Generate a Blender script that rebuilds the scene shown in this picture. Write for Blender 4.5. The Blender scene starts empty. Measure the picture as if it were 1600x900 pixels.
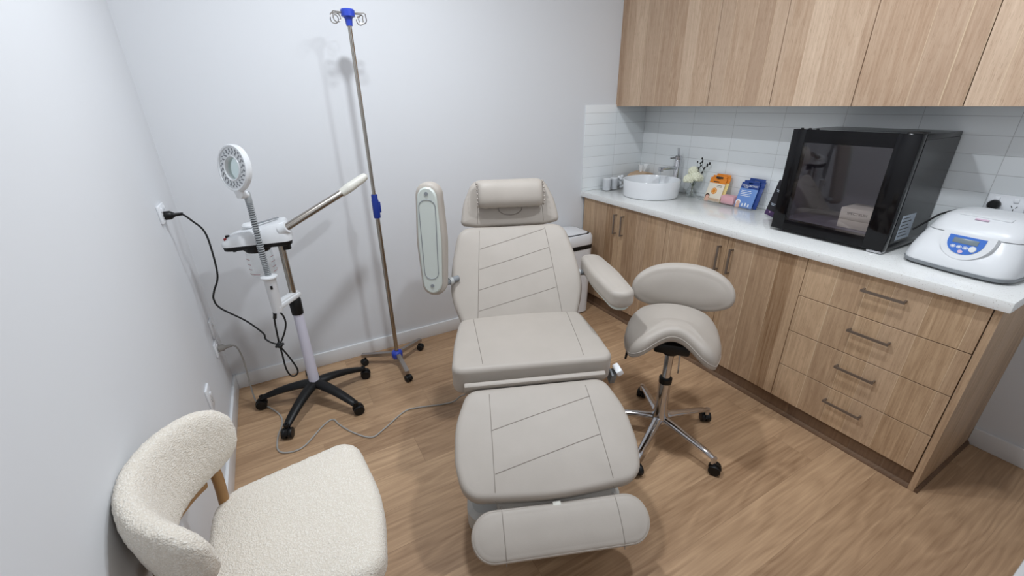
import bpy, bmesh, math, random
from mathutils import Vector, Matrix, noise
random.seed(7)
C = bpy.context.scene
COL = C.collection
PI = math.pi

# ------------------------------------------------------------------ materials
def lin(c):
    return tuple((v/12.92 if v <= .04045 else ((v+.055)/1.055)**2.4) for v in c)
def rgb(r, g, b):
    return lin((r/255, g/255, b/255)) + (1,)

class NT:
    def __init__(s, name):
        s.m = bpy.data.materials.new(name); s.m.use_nodes = True
        s.t = s.m.node_tree; s.t.nodes.clear()
        s.out = s.t.nodes.new('ShaderNodeOutputMaterial')
    def n(s, typ, **kw):
        nd = s.t.nodes.new('ShaderNode'+typ)
        for k, v in kw.items():
            if k.startswith('i_'):
                nd.inputs[k[2:].replace('_', ' ')].default_value = v
            else: setattr(nd, k, v)
        return nd
    def l(s, a, b): s.t.links.new(a, b)
    def math(s, op, a, b=None, c=None, clamp=False):
        nd = s.t.nodes.new('ShaderNodeMath'); nd.operation = op; nd.use_clamp = clamp
        for i, v in enumerate((a, b, c)):
            if v is None: continue
            if isinstance(v, (int, float)): nd.inputs[i].default_value = v
            else: s.l(v, nd.inputs[i])
        return nd.outputs[0]
    def mix(s, f, a, b, mode='MIX'):
        nd = s.t.nodes.new('ShaderNodeMix'); nd.data_type = 'RGBA'; nd.blend_type = mode
        for sock, v in ((nd.inputs[0], f), (nd.inputs[6], a), (nd.inputs[7], b)):
            if isinstance(v, (int, float, tuple)): sock.default_value = v
            else: s.l(v, sock)
        return nd.outputs[2]
    def vec(s, x, y, z):
        nd = s.t.nodes.new('ShaderNodeCombineXYZ')
        for i, v in enumerate((x, y, z)):
            if isinstance(v, (int, float)): nd.inputs[i].default_value = v
            else: s.l(v, nd.inputs[i])
        return nd.outputs[0]
    def pos(s):
        g = s.n('NewGeometry'); x = s.n('SeparateXYZ'); s.l(g.outputs['Position'], x.inputs[0])
        return x.outputs[0], x.outputs[1], x.outputs[2]
    def bsdf(s, **kw):
        p = s.n('BsdfPrincipled')
        for k, v in kw.items():
            nm = {'color': 'Base Color', 'rough': 'Roughness', 'metal': 'Metallic', 'normal': 'Normal', 'spec': 'Specular IOR Level', 'coat': 'Coat Weight', 'trans': 'Transmission Weight', 'ior': 'IOR', 'sheen': 'Sheen Weight', 'emit': 'Emission Color', 'estr': 'Emission Strength'}[k]
            if isinstance(v, (int, float, tuple)): p.inputs[nm].default_value = v
            else: s.l(v, p.inputs[nm])
        s.l(p.outputs[0], s.out.inputs[0]); return p
    def bump(s, h, strength=.3, dist=.001):
        b = s.n('Bump'); b.inputs['Strength'].default_value = strength; b.inputs['Distance'].default_value = dist
        s.l(h, b.inputs['Height']); return b.outputs[0]

M = {}
def plain(name, col, rough=.5, metal=0, spec=.5, coat=0, nscale=0, nstr=.1, ndist=.001, var=.03):
    t = NT(name)
    tc = t.n('TexCoord'); nz = t.n('TexNoise'); nz.inputs['Scale'].default_value = nscale or 30; nz.inputs['Detail'].default_value = 3
    t.l(tc.outputs['Object'], nz.inputs['Vector'])
    dk = tuple(c*(1-var*2) for c in col[:3]) + (1,)
    c = t.mix(nz.outputs['Fac'], dk, col)
    kw = dict(color=c, rough=rough, metal=metal, spec=spec, coat=coat)
    if nscale: kw['normal'] = t.bump(nz.outputs['Fac'], nstr, ndist)
    t.bsdf(**kw); M[name] = t.m; return t.m

plain('wall_paint', rgb(226, 228, 231), .75, nscale=260, nstr=.06, var=.004, spec=.3)
plain('ceiling_paint', rgb(236, 236, 236), .8, var=.004)
plain('trim_paint', rgb(232, 233, 234), .4, var=.004)
plain('white_plastic', rgb(228, 230, 232), .32, var=.006)
plain('socket_plastic', rgb(238, 240, 243), .35, var=.004)
plain('warm_plastic', rgb(224, 222, 212), .35, var=.006)
plain('pale_plastic', rgb(200, 206, 200), .35, var=.008)
plain('grey_plastic', rgb(132, 136, 140), .4, var=.02)
plain('rib_dark', rgb(92, 96, 100), .4, var=.02)
plain('rib_light', rgb(172, 176, 178), .35, var=.02)
plain('frame_beige', rgb(168, 162, 154), .45, var=.01)
plain('cord_grey', rgb(168, 165, 160), .5, var=.02)
plain('base_grey', rgb(188, 190, 188), .4, var=.01)
plain('lilac_white', rgb(222, 222, 238), .35, var=.005)
plain('black_plastic', rgb(15, 15, 16), .42, spec=.35, var=.05)
plain('black_rubber', rgb(16, 16, 17), .6, var=.05)
plain('fridge_black', rgb(19, 18, 20), .22, var=.03, nscale=900, nstr=.08)
plain('fridge_gloss', rgb(10, 9, 12), .1, var=.02, spec=.28)
plain('fridge_inside', rgb(122, 120, 126), .6, var=.02)
plain('blue_plastic', rgb(48, 74, 190), .35, var=.03)
plain('dark_blue_plastic', rgb(20, 50, 140), .38, var=.03)
plain('panel_blue', rgb(58, 112, 200), .35, var=.01)
plain('lcd', rgb(120, 134, 142), .25, var=.02)
plain('pinkish', rgb(222, 190, 210), .5, var=.02)
plain('red_mark', rgb(150, 40, 40), .5, var=.02)
plain('basin_ceramic', rgb(236, 238, 240), .12, var=.003, coat=.3)
plain('cotton', rgb(232, 234, 236), .95, nscale=240, nstr=.5, ndist=.002, var=.02)
plain('tissue', rgb(236, 238, 238), .9, nscale=60, nstr=.3, ndist=.002, var=.01)
plain('tan_card', rgb(200, 170, 140), .7, var=.03)
plain('petal', rgb(238, 238, 214), .8, nscale=150, nstr=.5, ndist=.002, var=.05)
plain('stem', rgb(92, 104, 70), .7, var=.1)
plain('twig', rgb(30, 28, 26), .7, var=.1)
plain('pack_orange', rgb(232, 136, 30), .35, var=.04)
plain('pack_yellow', rgb(240, 214, 140), .35, var=.05)
plain('pack_blue', rgb(26, 62, 136), .3, var=.03)
plain('pack_light_blue', rgb(112, 150, 214), .3, var=.05)
plain('pack_pale', rgb(236, 226, 208), .4, var=.03)
plain('skin_tone', rgb(226, 180, 158), .5, var=.03)
plain('hair_dark', rgb(60, 36, 30), .6, var=.05)
plain('white_ink', rgb(240, 242, 246), .5, var=.002)
plain('dark_ink', rgb(40, 34, 30), .5, var=.002)
plain('pink_foam', rgb(228, 176, 182), .7, nscale=120, nstr=.2, var=.02)
plain('box_black', rgb(24, 20, 30), .3, var=.05)
plain('box_purple', rgb(72, 46, 92), .35, var=.05)
plain('carton_cream', rgb(226, 220, 198), .6, var=.02)
plain('label_grey', rgb(186, 196, 208), .5, var=.02)
plain('seam', rgb(146, 138, 130), .7, var=.02)
plain('oak_leg', rgb(172, 128, 76), .45, nscale=18, nstr=.05, var=.12)
plain('handle_bronze', rgb(126, 113, 102), .36, metal=.45, var=.03)
plain('chrome', rgb(205, 205, 208), .09, metal=1, var=.01)
plain('steel', rgb(178, 172, 164), .2, metal=1, var=.02)
plain('brushed_steel', rgb(176, 170, 166), .33, metal=.9, var=.03)
plain('bin_white', rgb(228, 229, 231), .35, var=.005)
plain('gap_dark', rgb(30, 24, 20), .8, var=.01)
plain('carcass', rgb(205, 205, 203), .6, var=.01)

# leather of the treatment chair and the saddle stool
t = NT('leather'); tc = t.n('TexCoord')
v = t.n('TexVoronoi'); v.inputs['Scale'].default_value = 420; t.l(tc.outputs['Object'], v.inputs['Vector'])
nz = t.n('TexNoise'); nz.inputs['Scale'].default_value = 9; nz.inputs['Detail'].default_value = 5; t.l(tc.outputs['Object'], nz.inputs['Vector'])
c = t.mix(nz.outputs['Fac'], rgb(172, 164, 155), rgb(184, 176, 167))
hh = t.math('ADD', t.math('MULTIPLY', v.outputs['Distance'], .25), t.math('MULTIPLY', nz.outputs['Fac'], 3.0))
t.bsdf(color=c, rough=.5, spec=.4, normal=t.bump(hh, .25, .0012)); M['leather'] = t.m

# boucle wool
t = NT('boucle'); tc = t.n('TexCoord')
v = t.n('TexVoronoi'); v.inputs['Scale'].default_value = 260; v.inputs['Randomness'].default_value = 1; t.l(tc.outputs['Object'], v.inputs['Vector'])
nz = t.n('TexNoise'); nz.inputs['Scale'].default_value = 170; nz.inputs['Detail'].default_value = 4; t.l(tc.outputs['Object'], nz.inputs['Vector'])
h = t.math('SUBTRACT', t.math('MULTIPLY', nz.outputs['Fac'], 1.2), v.outputs['Distance'])
c = t.mix(t.math('MULTIPLY', h, 1.4, clamp=True), rgb(230, 221, 207), rgb(252, 247, 238))
t.bsdf(color=c, rough=.95, spec=.1, sheen=.25, normal=t.bump(h, .6, .003)); M['boucle'] = t.m

# oak laminate of the cabinets: vertical boards of uneven width
def oak(name, shift, dark, light, line=.6):
    t = NT(name); x, y, z = t.pos()
    u = t.math('ADD', t.math('ADD', y, x), shift)
    wv = t.n('TexVoronoi', voronoi_dimensions='1D', feature='F1'); wv.inputs['Scale'].default_value = 9.5; wv.inputs['Randomness'].default_value = 1.0
    t.l(u, wv.inputs['W'])
    tone = t.n('SeparateColor'); t.l(wv.outputs['Color'], tone.inputs[0])
    we = t.n('TexVoronoi', voronoi_dimensions='1D', feature='DISTANCE_TO_EDGE'); we.inputs['Scale'].default_value = 9.5; we.inputs['Randomness'].default_value = 1.0
    t.l(u, we.inputs['W'])
    # cathedral figure inside each board
    off = t.math('MULTIPLY', tone.outputs[1], 17.0)
    n1 = t.n('TexNoise'); n1.inputs['Scale'].default_value = 1.0; n1.inputs['Detail'].default_value = 2.5; n1.inputs['Distortion'].default_value = .3
    t.l(t.vec(t.math('ADD', t.math('MULTIPLY', u, 8.0), off), off, t.math('MULTIPLY', z, 1.1)), n1.inputs['Vector'])
    ring = t.math('FRACT', t.math('MULTIPLY', n1.outputs['Fac'], 11.0))
    ring = t.math('ABSOLUTE', t.math('SUBTRACT', ring, .5))
    n2 = t.n('TexNoise'); n2.inputs['Scale'].default_value = 1.0; n2.inputs['Detail'].default_value = 5; n2.inputs['Roughness'].default_value = .65
    t.l(t.vec(t.math('MULTIPLY', u, 130.0), off, t.math('MULTIPLY', z, 3.2)), n2.inputs['Vector'])
    n3 = t.n('TexNoise'); n3.inputs['Scale'].default_value = 1.0; n3.inputs['Detail'].default_value = 2
    t.l(t.vec(t.math('MULTIPLY', u, 420.0), 0.0, t.math('MULTIPLY', z, 26.0)), n3.inputs['Vector'])
    f = t.math('MULTIPLY', tone.outputs[0], .64)
    f = t.math('ADD', f, t.math('MULTIPLY', ring, .34))
    f = t.math('ADD', f, t.math('MULTIPLY', n2.outputs['Fac'], 1.05))
    f = t.math('SUBTRACT', f, .50, clamp=True)
    c = t.mix(f, dark, light)
    hue = t.math('MULTIPLY', tone.outputs[2], .35 if line > .1 else .1)
    c = t.mix(hue, c, rgb(176, 150, 128), 'MIX')
    pore = t.math('MULTIPLY', t.math('GREATER_THAN', n3.outputs['Fac'], .60), .22)
    c = t.mix(pore, c, rgb(118, 88, 58))
    edge = t.math('MULTIPLY', t.math('LESS_THAN', we.outputs['Distance'], .018), t.math('MULTIPLY', t.math('GREATER_THAN', tone.outputs[2], .45), line))
    c = t.mix(edge, c, rgb(222, 200, 168))
    t.bsdf(color=c, rough=.5, spec=.35, normal=t.bump(n2.outputs['Fac'], .12, .0006)); M[name] = t.m
oak('oak_upper', 3.13, rgb(174, 143, 116), rgb(226, 201, 175))
oak('oak_kick', 5.2, rgb(92, 69, 52), rgb(130, 102, 78), .08)  # shade under the doors is put into this darker oak; brown trims share it
oak('oak_base', 7.41, rgb(140, 108, 78), rgb(220, 189, 154))

# plank floor
t = NT('plank_floor'); x, y, z = t.pos()
br = t.n('TexBrick'); br.offset = 0
row = t.math('FLOOR', t.math('DIVIDE', t.math('ADD', y, 9.03), .18)); wn = t.n('TexWhiteNoise', noise_dimensions='1D'); t.l(row, wn.inputs['W'])
br.inputs['Scale'].default_value = 1; br.inputs['Brick Width'].default_value = 1.5; br.inputs['Row Height'].default_value = .18
br.inputs['Mortar Size'].default_value = .0012; br.inputs['Mortar Smooth'].default_value = .3; br.inputs['Bias'].default_value = 0
br.inputs['Color1'].default_value = (0, 0, 0, 1); br.inputs['Color2'].default_value = (1, 1, 1, 1); br.inputs['Mortar'].default_value = (.5, .5, .5, 1)
t.l(t.vec(t.math('ADD', t.math('MULTIPLY', wn.outputs['Value'], 1.5), t.math('ADD', x, 3.3)), t.math('ADD', y, 9.03), 0.0), br.inputs['Vector'])
tone = t.n('SeparateColor'); t.l(br.outputs['Color'], tone.inputs[0])
off = t.math('MULTIPLY', tone.outputs[0], 23.0)
n1 = t.n('TexNoise'); n1.inputs['Scale'].default_value = 1; n1.inputs['Detail'].default_value = 3; n1.inputs['Distortion'].default_value = .4
t.l(t.vec(t.math('MULTIPLY', x, 1.0), t.math('ADD', t.math('MULTIPLY', y, 7.0), off), off), n1.inputs['Vector'])
ring = t.math('ABSOLUTE', t.math('SUBTRACT', t.math('FRACT', t.math('MULTIPLY', n1.outputs['Fac'], 9.0)), .5))
n2 = t.n('TexNoise'); n2.inputs['Scale'].default_value = 1; n2.inputs['Detail'].default_value = 5; n2.inputs['Roughness'].default_value = .6
t.l(t.vec(t.math('MULTIPLY', x, 3.5), t.math('MULTIPLY', y, 95.0), off), n2.inputs['Vector'])
n4 = t.n('TexNoise'); n4.inputs['Scale'].default_value = 1; n4.inputs['Detail'].default_value = 2
t.l(t.vec(t.math('MULTIPLY', x, 1.3), t.math('MULTIPLY', y, 5.0), off), n4.inputs['Vector'])
f = t.math('ADD', t.math('MULTIPLY', tone.outputs[0], .30), t.math('MULTIPLY', ring, .38))
f = t.math('ADD', f, t.math('MULTIPLY', n2.outputs['Fac'], .75))
f = t.math('ADD', f, t.math('MULTIPLY', n4.outputs['Fac'], .5))
f = t.math('SUBTRACT', f, .46, clamp=True)
c = t.mix(f, rgb(138, 107, 79), rgb(218, 183, 146))
c = t.mix(t.math('MULTIPLY', br.outputs['Fac'], .35), c, rgb(110, 82, 58))
t.bsdf(color=c, rough=t.math('ADD', t.math('MULTIPLY', n2.outputs['Fac'], .14), .36), spec=.4, normal=t.bump(t.math('SUBTRACT', n2.outputs['Fac'], t.math('MULTIPLY', br.outputs['Fac'], 2.0)), .15, .0008)); M['plank_floor'] = t.m

# stacked white wall tiles (grout grid anchored in the room)
def tiles(name, axis, u0):
    t = NT(name); x, y, z = t.pos(); u = x if axis == 'x' else y
    br = t.n('TexBrick'); br.offset = 0; br.squash = 1
    br.inputs['Scale'].default_value = 1; br.inputs['Brick Width'].default_value = .3125; br.inputs['Row Height'].default_value = .0765
    br.inputs['Mortar Size'].default_value = .0014; br.inputs['Mortar Smooth'].default_value = .4
    br.inputs['Color1'].default_value = rgb(240, 243, 244); br.inputs['Color2'].default_value = rgb(236, 240, 241); br.inputs['Mortar'].default_value = rgb(204, 206, 206)
    t.l(t.vec(t.math('ADD', u, u0), t.math('SUBTRACT', z, .999-.0765*4), 0.0), br.inputs['Vector'])
    t.bsdf(color=br.outputs['Color'], rough=.2, spec=.45, normal=t.bump(t.math('MULTIPLY', br.outputs['Fac'], -1.0), .5, .0015)); M[name] = t.m
tiles('tile_back', 'x', -2.8125+3.125)
tiles('tile_right', 'y', .782+3.125)

# speckled white stone benchtop
t = NT('stone'); tc = t.n('TexCoord')
v = t.n('TexVoronoi'); v.inputs['Scale'].default_value = 230; t.l(tc.outputs['Object'], v.inputs['Vector'])
sp = t.n('SeparateColor'); t.l(v.outputs['Color'], sp.inputs[0])
m1 = t.math('MULTIPLY', t.math('GREATER_THAN', sp.outputs[0], .86), t.math('LESS_THAN', v.outputs['Distance'], .42))
c = t.mix(t.math('MULTIPLY', m1, .55), rgb(240, 241, 239), rgb(208, 206, 200))
m2 = t.math('MULTIPLY', t.math('LESS_THAN', sp.outputs[1], .06), t.math('LESS_THAN', v.outputs['Distance'], .4))
c = t.mix(t.math('MULTIPLY', m2, .5), c, rgb(170, 163, 152))
t.bsdf(color=c, rough=.13, spec=.5); M['stone'] = t.m

# thin clear sheets
def clear(name, tint, gloss=.08, rough=.02, fres=1.35):
    t = NT(name); a = t.n('BsdfTransparent'); a.inputs[0].default_value = tint
    g = t.n('BsdfGlossy'); g.inputs['Roughness'].default_value = rough; g.inputs[0].default_value = (.95, .95, .95, 1)
    fr = t.n('Fresnel'); ge = t.n('NewGeometry')
    t.l(t.math('ADD', t.math('MULTIPLY', ge.outputs['Backfacing'], 1/fres-fres), fres), fr.inputs[0])
    mx = t.n('MixShader'); t.l(t.math('ADD', fr.outputs[0], gloss, clamp=True), mx.inputs[0]); t.l(a.outputs[0], mx.inputs[1]); t.l(g.outputs[0], mx.inputs[2])
    t.l(mx.outputs[0], t.out.inputs[0]); M[name] = t.m
clear('clear_glass', (.96, .97, .97, 1), .06)
clear('clear_acrylic', (.982, .985, .987, 1), .02)
clear('lens_glass', (.86, .93, .92, 1), .05)
clear('water', (.95, .97, .98, 1), .10)
clear('fridge_glass', (.84, .82, .85, 1), .02, .02, 1.5)

# ------------------------------------------------------------------ mesh builder
class MB:
    def __init__(s):
        s.bm = bmesh.new(); s.slots = []
    def mi(s, m):
        if m is None: return 0
        if m not in s.slots: s.slots.append(m)
        return s.slots.index(m)
    def face(s, vs, mi=0):
        try:
            f = s.bm.faces.new(vs); f.material_index = mi; f.smooth = True; return f
        except ValueError: return None
    def add(s, verts, faces, m=None, X=None):
        mi = s.mi(m)
        vs = [s.bm.verts.new(X @ Vector(v) if X is not None else Vector(v)) for v in verts]
        for f in faces: s.face([vs[i] for i in f], mi)
        return s
    def box(s, x0, x1, y0, y1, z0, z1, m=None, bev=0, X=None, seg=2):
        b = bmesh.new(); bmesh.ops.create_cube(b, size=1)
        for v in b.verts: v.co = Vector(((x0+x1)/2+v.co.x*(x1-x0), (y0+y1)/2+v.co.y*(y1-y0), (z0+z1)/2+v.co.z*(z1-z0)))
        if bev: bmesh.ops.bevel(b, geom=list(b.edges), offset=bev, segments=seg, affect='EDGES', profile=.5)
        b.verts.index_update()
        s.add([v.co.copy() for v in b.verts], [[v.index for v in f.verts] for f in b.faces], m, X); b.free(); return s
    def tube(s, pts, r, m=None, seg=10, closed=False, X=None, caps=True, flat=None):
        pts = [Vector(p) for p in pts]; n = len(pts)
        rs = r if isinstance(r, (list, tuple)) else [r]*n
        tang = []
        for i in range(n):
            a = pts[(i-1) % n] if (closed or i > 0) else pts[i]; b = pts[(i+1) % n] if (closed or i < n-1) else pts[i]
            d = b-a; tang.append(d.normalized() if d.length > 1e-9 else Vector((0, 0, 1)))
        up = Vector((0, 0, 1)) if abs(tang[0].z) < .9 else Vector((1, 0, 0))
        nrm = (up - tang[0]*up.dot(tang[0])).normalized(); verts = []; faces = []
        for i in range(n):
            nrm = (nrm - tang[i]*nrm.dot(tang[i]))
            nrm = nrm.normalized() if nrm.length > 1e-6 else tang[i].orthogonal().normalized()
            bn = tang[i].cross(nrm)
            for k in range(seg):
                a = 2*PI*k/seg; rr = rs[i]
                fx, fy = (flat if flat else (1, 1))
                verts.append(pts[i]+nrm*math.cos(a)*rr*fx+bn*math.sin(a)*rr*fy)
        for i in range(n if closed else n-1):
            j = (i+1) % n
            for k in range(seg):
                q = (k+1) % seg; faces.append([i*seg+k, i*seg+q, j*seg+q, j*seg+k])
        if caps and not closed:
            faces.append(list(range(seg))[::-1]); faces.append([(n-1)*seg+k for k in range(seg)])
        return s.add(verts, faces, m, X)
    def lathe(s, prof, m=None, seg=32, X=None, a0=0, a1=2*PI):
        full = abs(a1-a0-2*PI) < 1e-6; ns = seg if full else seg+1
        verts = []; faces = []; rows = []
        for r, z in prof:
            if r < 1e-7: rows.append([len(verts)]); verts.append((0, 0, z))
            else:
                row = []
                for k in range(ns):
                    a = a0+(a1-a0)*k/seg; row.append(len(verts)); verts.append((r*math.cos(a), r*math.sin(a), z))
                rows.append(row)
        for A, B in zip(rows, rows[1:]):
            for k in range(seg):
                q = (k+1) % ns
                if len(A) == 1 and len(B) == 1: continue
                if len(A) == 1: faces.append([A[0], B[q], B[k]])
                elif len(B) == 1: faces.append([A[k], A[q], B[0]])
                else: faces.append([A[k], A[q], B[q], B[k]])
        return s.add(verts, faces, m, X)
    def cyl(s, p, q, r, m=None, seg=24, r2=None, X=None):
        return s.tube([p, q], [r, r if r2 is None else r2], m, seg, X=X)
    def prism(s, poly, z0, z1, m=None, X=None, bev=0):
        n = len(poly); rings = []
        if bev:
            nr = normals(poly)
            ins = [(p[0]-k[0]*bev, p[1]-k[1]*bev) for p, k in zip(poly, nr)]
            rings = [(ins, z0), (poly, z0+bev), (poly, z1-bev), (ins, z1)]
        else: rings = [(poly, z0), (poly, z1)]
        verts = []; faces = []
        for P, z in rings: verts += [(a, b, z) for a, b in P]
        for r in range(len(rings)-1):
            for i in range(n):
                j = (i+1) % n; faces.append([r*n+i, r*n+j, (r+1)*n+j, (r+1)*n+i])
        faces.append(list(range(n))[::-1]); faces.append([(len(rings)-1)*n+i for i in range(n)])
        return s.add(verts, faces, m, X)
    def loft(s, rings, m=None, X=None, cap0=True, cap1=True):
        n = len(rings[0]); verts = [p for r in rings for p in r]; faces = []
        for r in range(len(rings)-1):
            for i in range(n):
                j = (i+1) % n; faces.append([r*n+i, r*n+j, (r+1)*n+j, (r+1)*n+i])
        if cap0: faces.append(list(range(n))[::-1])
        if cap1: faces.append([(len(rings)-1)*n+i for i in range(n)])
        return s.add(verts, faces, m, X)
    def ellipsoid(s, c, r, m=None, seg=20, rows=12, X=None):
        prof = [(max(math.sin(PI*i/rows), 0), -math.cos(PI*i/rows)) for i in range(rows+1)]
        prof[0] = (0, -1); prof[-1] = (0, 1)
        T = Matrix.Translation(Vector(c)) @ Matrix.Diagonal((*r, 1))
        return s.lathe(prof, m, seg, (X @ T) if X is not None else T)
    def build(s, name, m=None, parent=None, origin=None, sharp=38, label=None):
        """links everything collected so far as one mesh object; vertices are given in world space when
        'origin' (or an unrotated parent built with world=True) says so, else in the parent's space"""
        bmesh.ops.remove_doubles(s.bm, verts=s.bm.verts, dist=1e-6)
        bmesh.ops.recalc_face_normals(s.bm, faces=s.bm.faces)
        off = Vector((0, 0, 0))
        if origin is not None: off = Vector(origin)
        elif parent is not None and parent.get('world_parts'): off = Vector(parent['world_parts'])
        if off.length: bmesh.ops.translate(s.bm, verts=s.bm.verts, vec=-off)
        me = bpy.data.meshes.new(name); s.bm.to_mesh(me); s.bm.free()
        mats = list(s.slots)
        if m is not None and m not in mats: mats = [m]+mats if not mats else mats
        for k in (mats or [m]): me.materials.append(M[k])
        try: me.set_sharp_from_angle(angle=math.radians(sharp))
        except Exception: pass
        o = bpy.data.objects.new(name, me); COL.objects.link(o)
        if parent is not None: o.parent = parent
        elif origin is not None: o.location = off
        if label: o['label'] = label
        return o

def normals(poly):
    n = len(poly); A = sum(poly[i][0]*poly[(i+1) % n][1]-poly[(i+1) % n][0]*poly[i][1] for i in range(n)); sg = 1 if A > 0 else -1
    out = []
    for i in range(n):
        a = Vector(poly[i-1]); b = Vector(poly[i]); c = Vector(poly[(i+1) % n])
        d1 = (b-a).normalized(); d2 = (c-b).normalized()
        nn = Vector((d1.y, -d1.x))+Vector((d2.y, -d2.x)); nn = nn.normalized()
        co = max(.5, nn.dot(Vector((d1.y, -d1.x)))); nn = nn/co
        out.append((nn.x*sg, nn.y*sg))
    return out

def rounded(pts, seg=6):
    """closed polygon with rounded corners; pts = (x, y, radius)"""
    out = []; n = len(pts)
    for i in range(n):
        p = Vector(pts[i][:2]); a = Vector(pts[i-1][:2]); b = Vector(pts[(i+1) % n][:2]); r = pts[i][2]
        d1 = (a-p); d2 = (b-p); l1 = d1.length; l2 = d2.length; d1.normalize(); d2.normalize()
        ang = d1.angle(d2)
        if r <= 0 or ang > PI-.02: out.append((p.x, p.y)); continue
        L = min(r/math.tan(ang/2), .49*l1, .49*l2); rr = L*math.tan(ang/2)
        c = p+(d1+d2).normalized()*(rr/math.sin(ang/2))
        s0 = p+d1*L-c; s1 = p+d2*L-c; tot = s0.angle(s1); cr = s0.x*s1.y-s0.y*s1.x; sg = 1 if cr > 0 else -1
        k = seg
        for j in range(k+1):
            t = sg*tot*j/k; out.append((c.x+s0.x*math.cos(t)-s0.y*math.sin(t), c.y+s0.x*math.sin(t)+s0.y*math.cos(t)))
    return out

def resample(poly, n):
    L = [0]; m = len(poly)
    for i in range(m): L.append(L[-1]+(Vector(poly[(i+1) % m])-Vector(poly[i])).length)
    out = []; j = 0
    for k in range(n):
        d = L[-1]*k/n
        while L[j+1] < d: j += 1
        f = (d-L[j])/max(1e-9, L[j+1]-L[j]); a = Vector(poly[j]); b = Vector(poly[(j+1) % m]); p = a+(b-a)*f; out.append((p.x, p.y))
    return out

def spline(pts, n=8, closed=False):
    P = [Vector(p) for p in pts]; out = []; m = len(P)
    rng = range(m if closed else m-1)
    for i in rng:
        p0 = P[(i-1) % m] if (closed or i > 0) else P[i]*2-P[i+1]
        p1 = P[i]; p2 = P[(i+1) % m]; p3 = P[(i+2) % m] if (closed or i+2 < m) else P[i+1]*2-P[i]
        for k in range(n):
            t = k/n; out.append(.5*((2*p1)+(p2-p0)*t+(2*p0-5*p1+4*p2-p3)*t*t+(3*p1-p0-3*p2+p3)*t**3))
    if not closed: out.append(P[-1])
    return out

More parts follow.
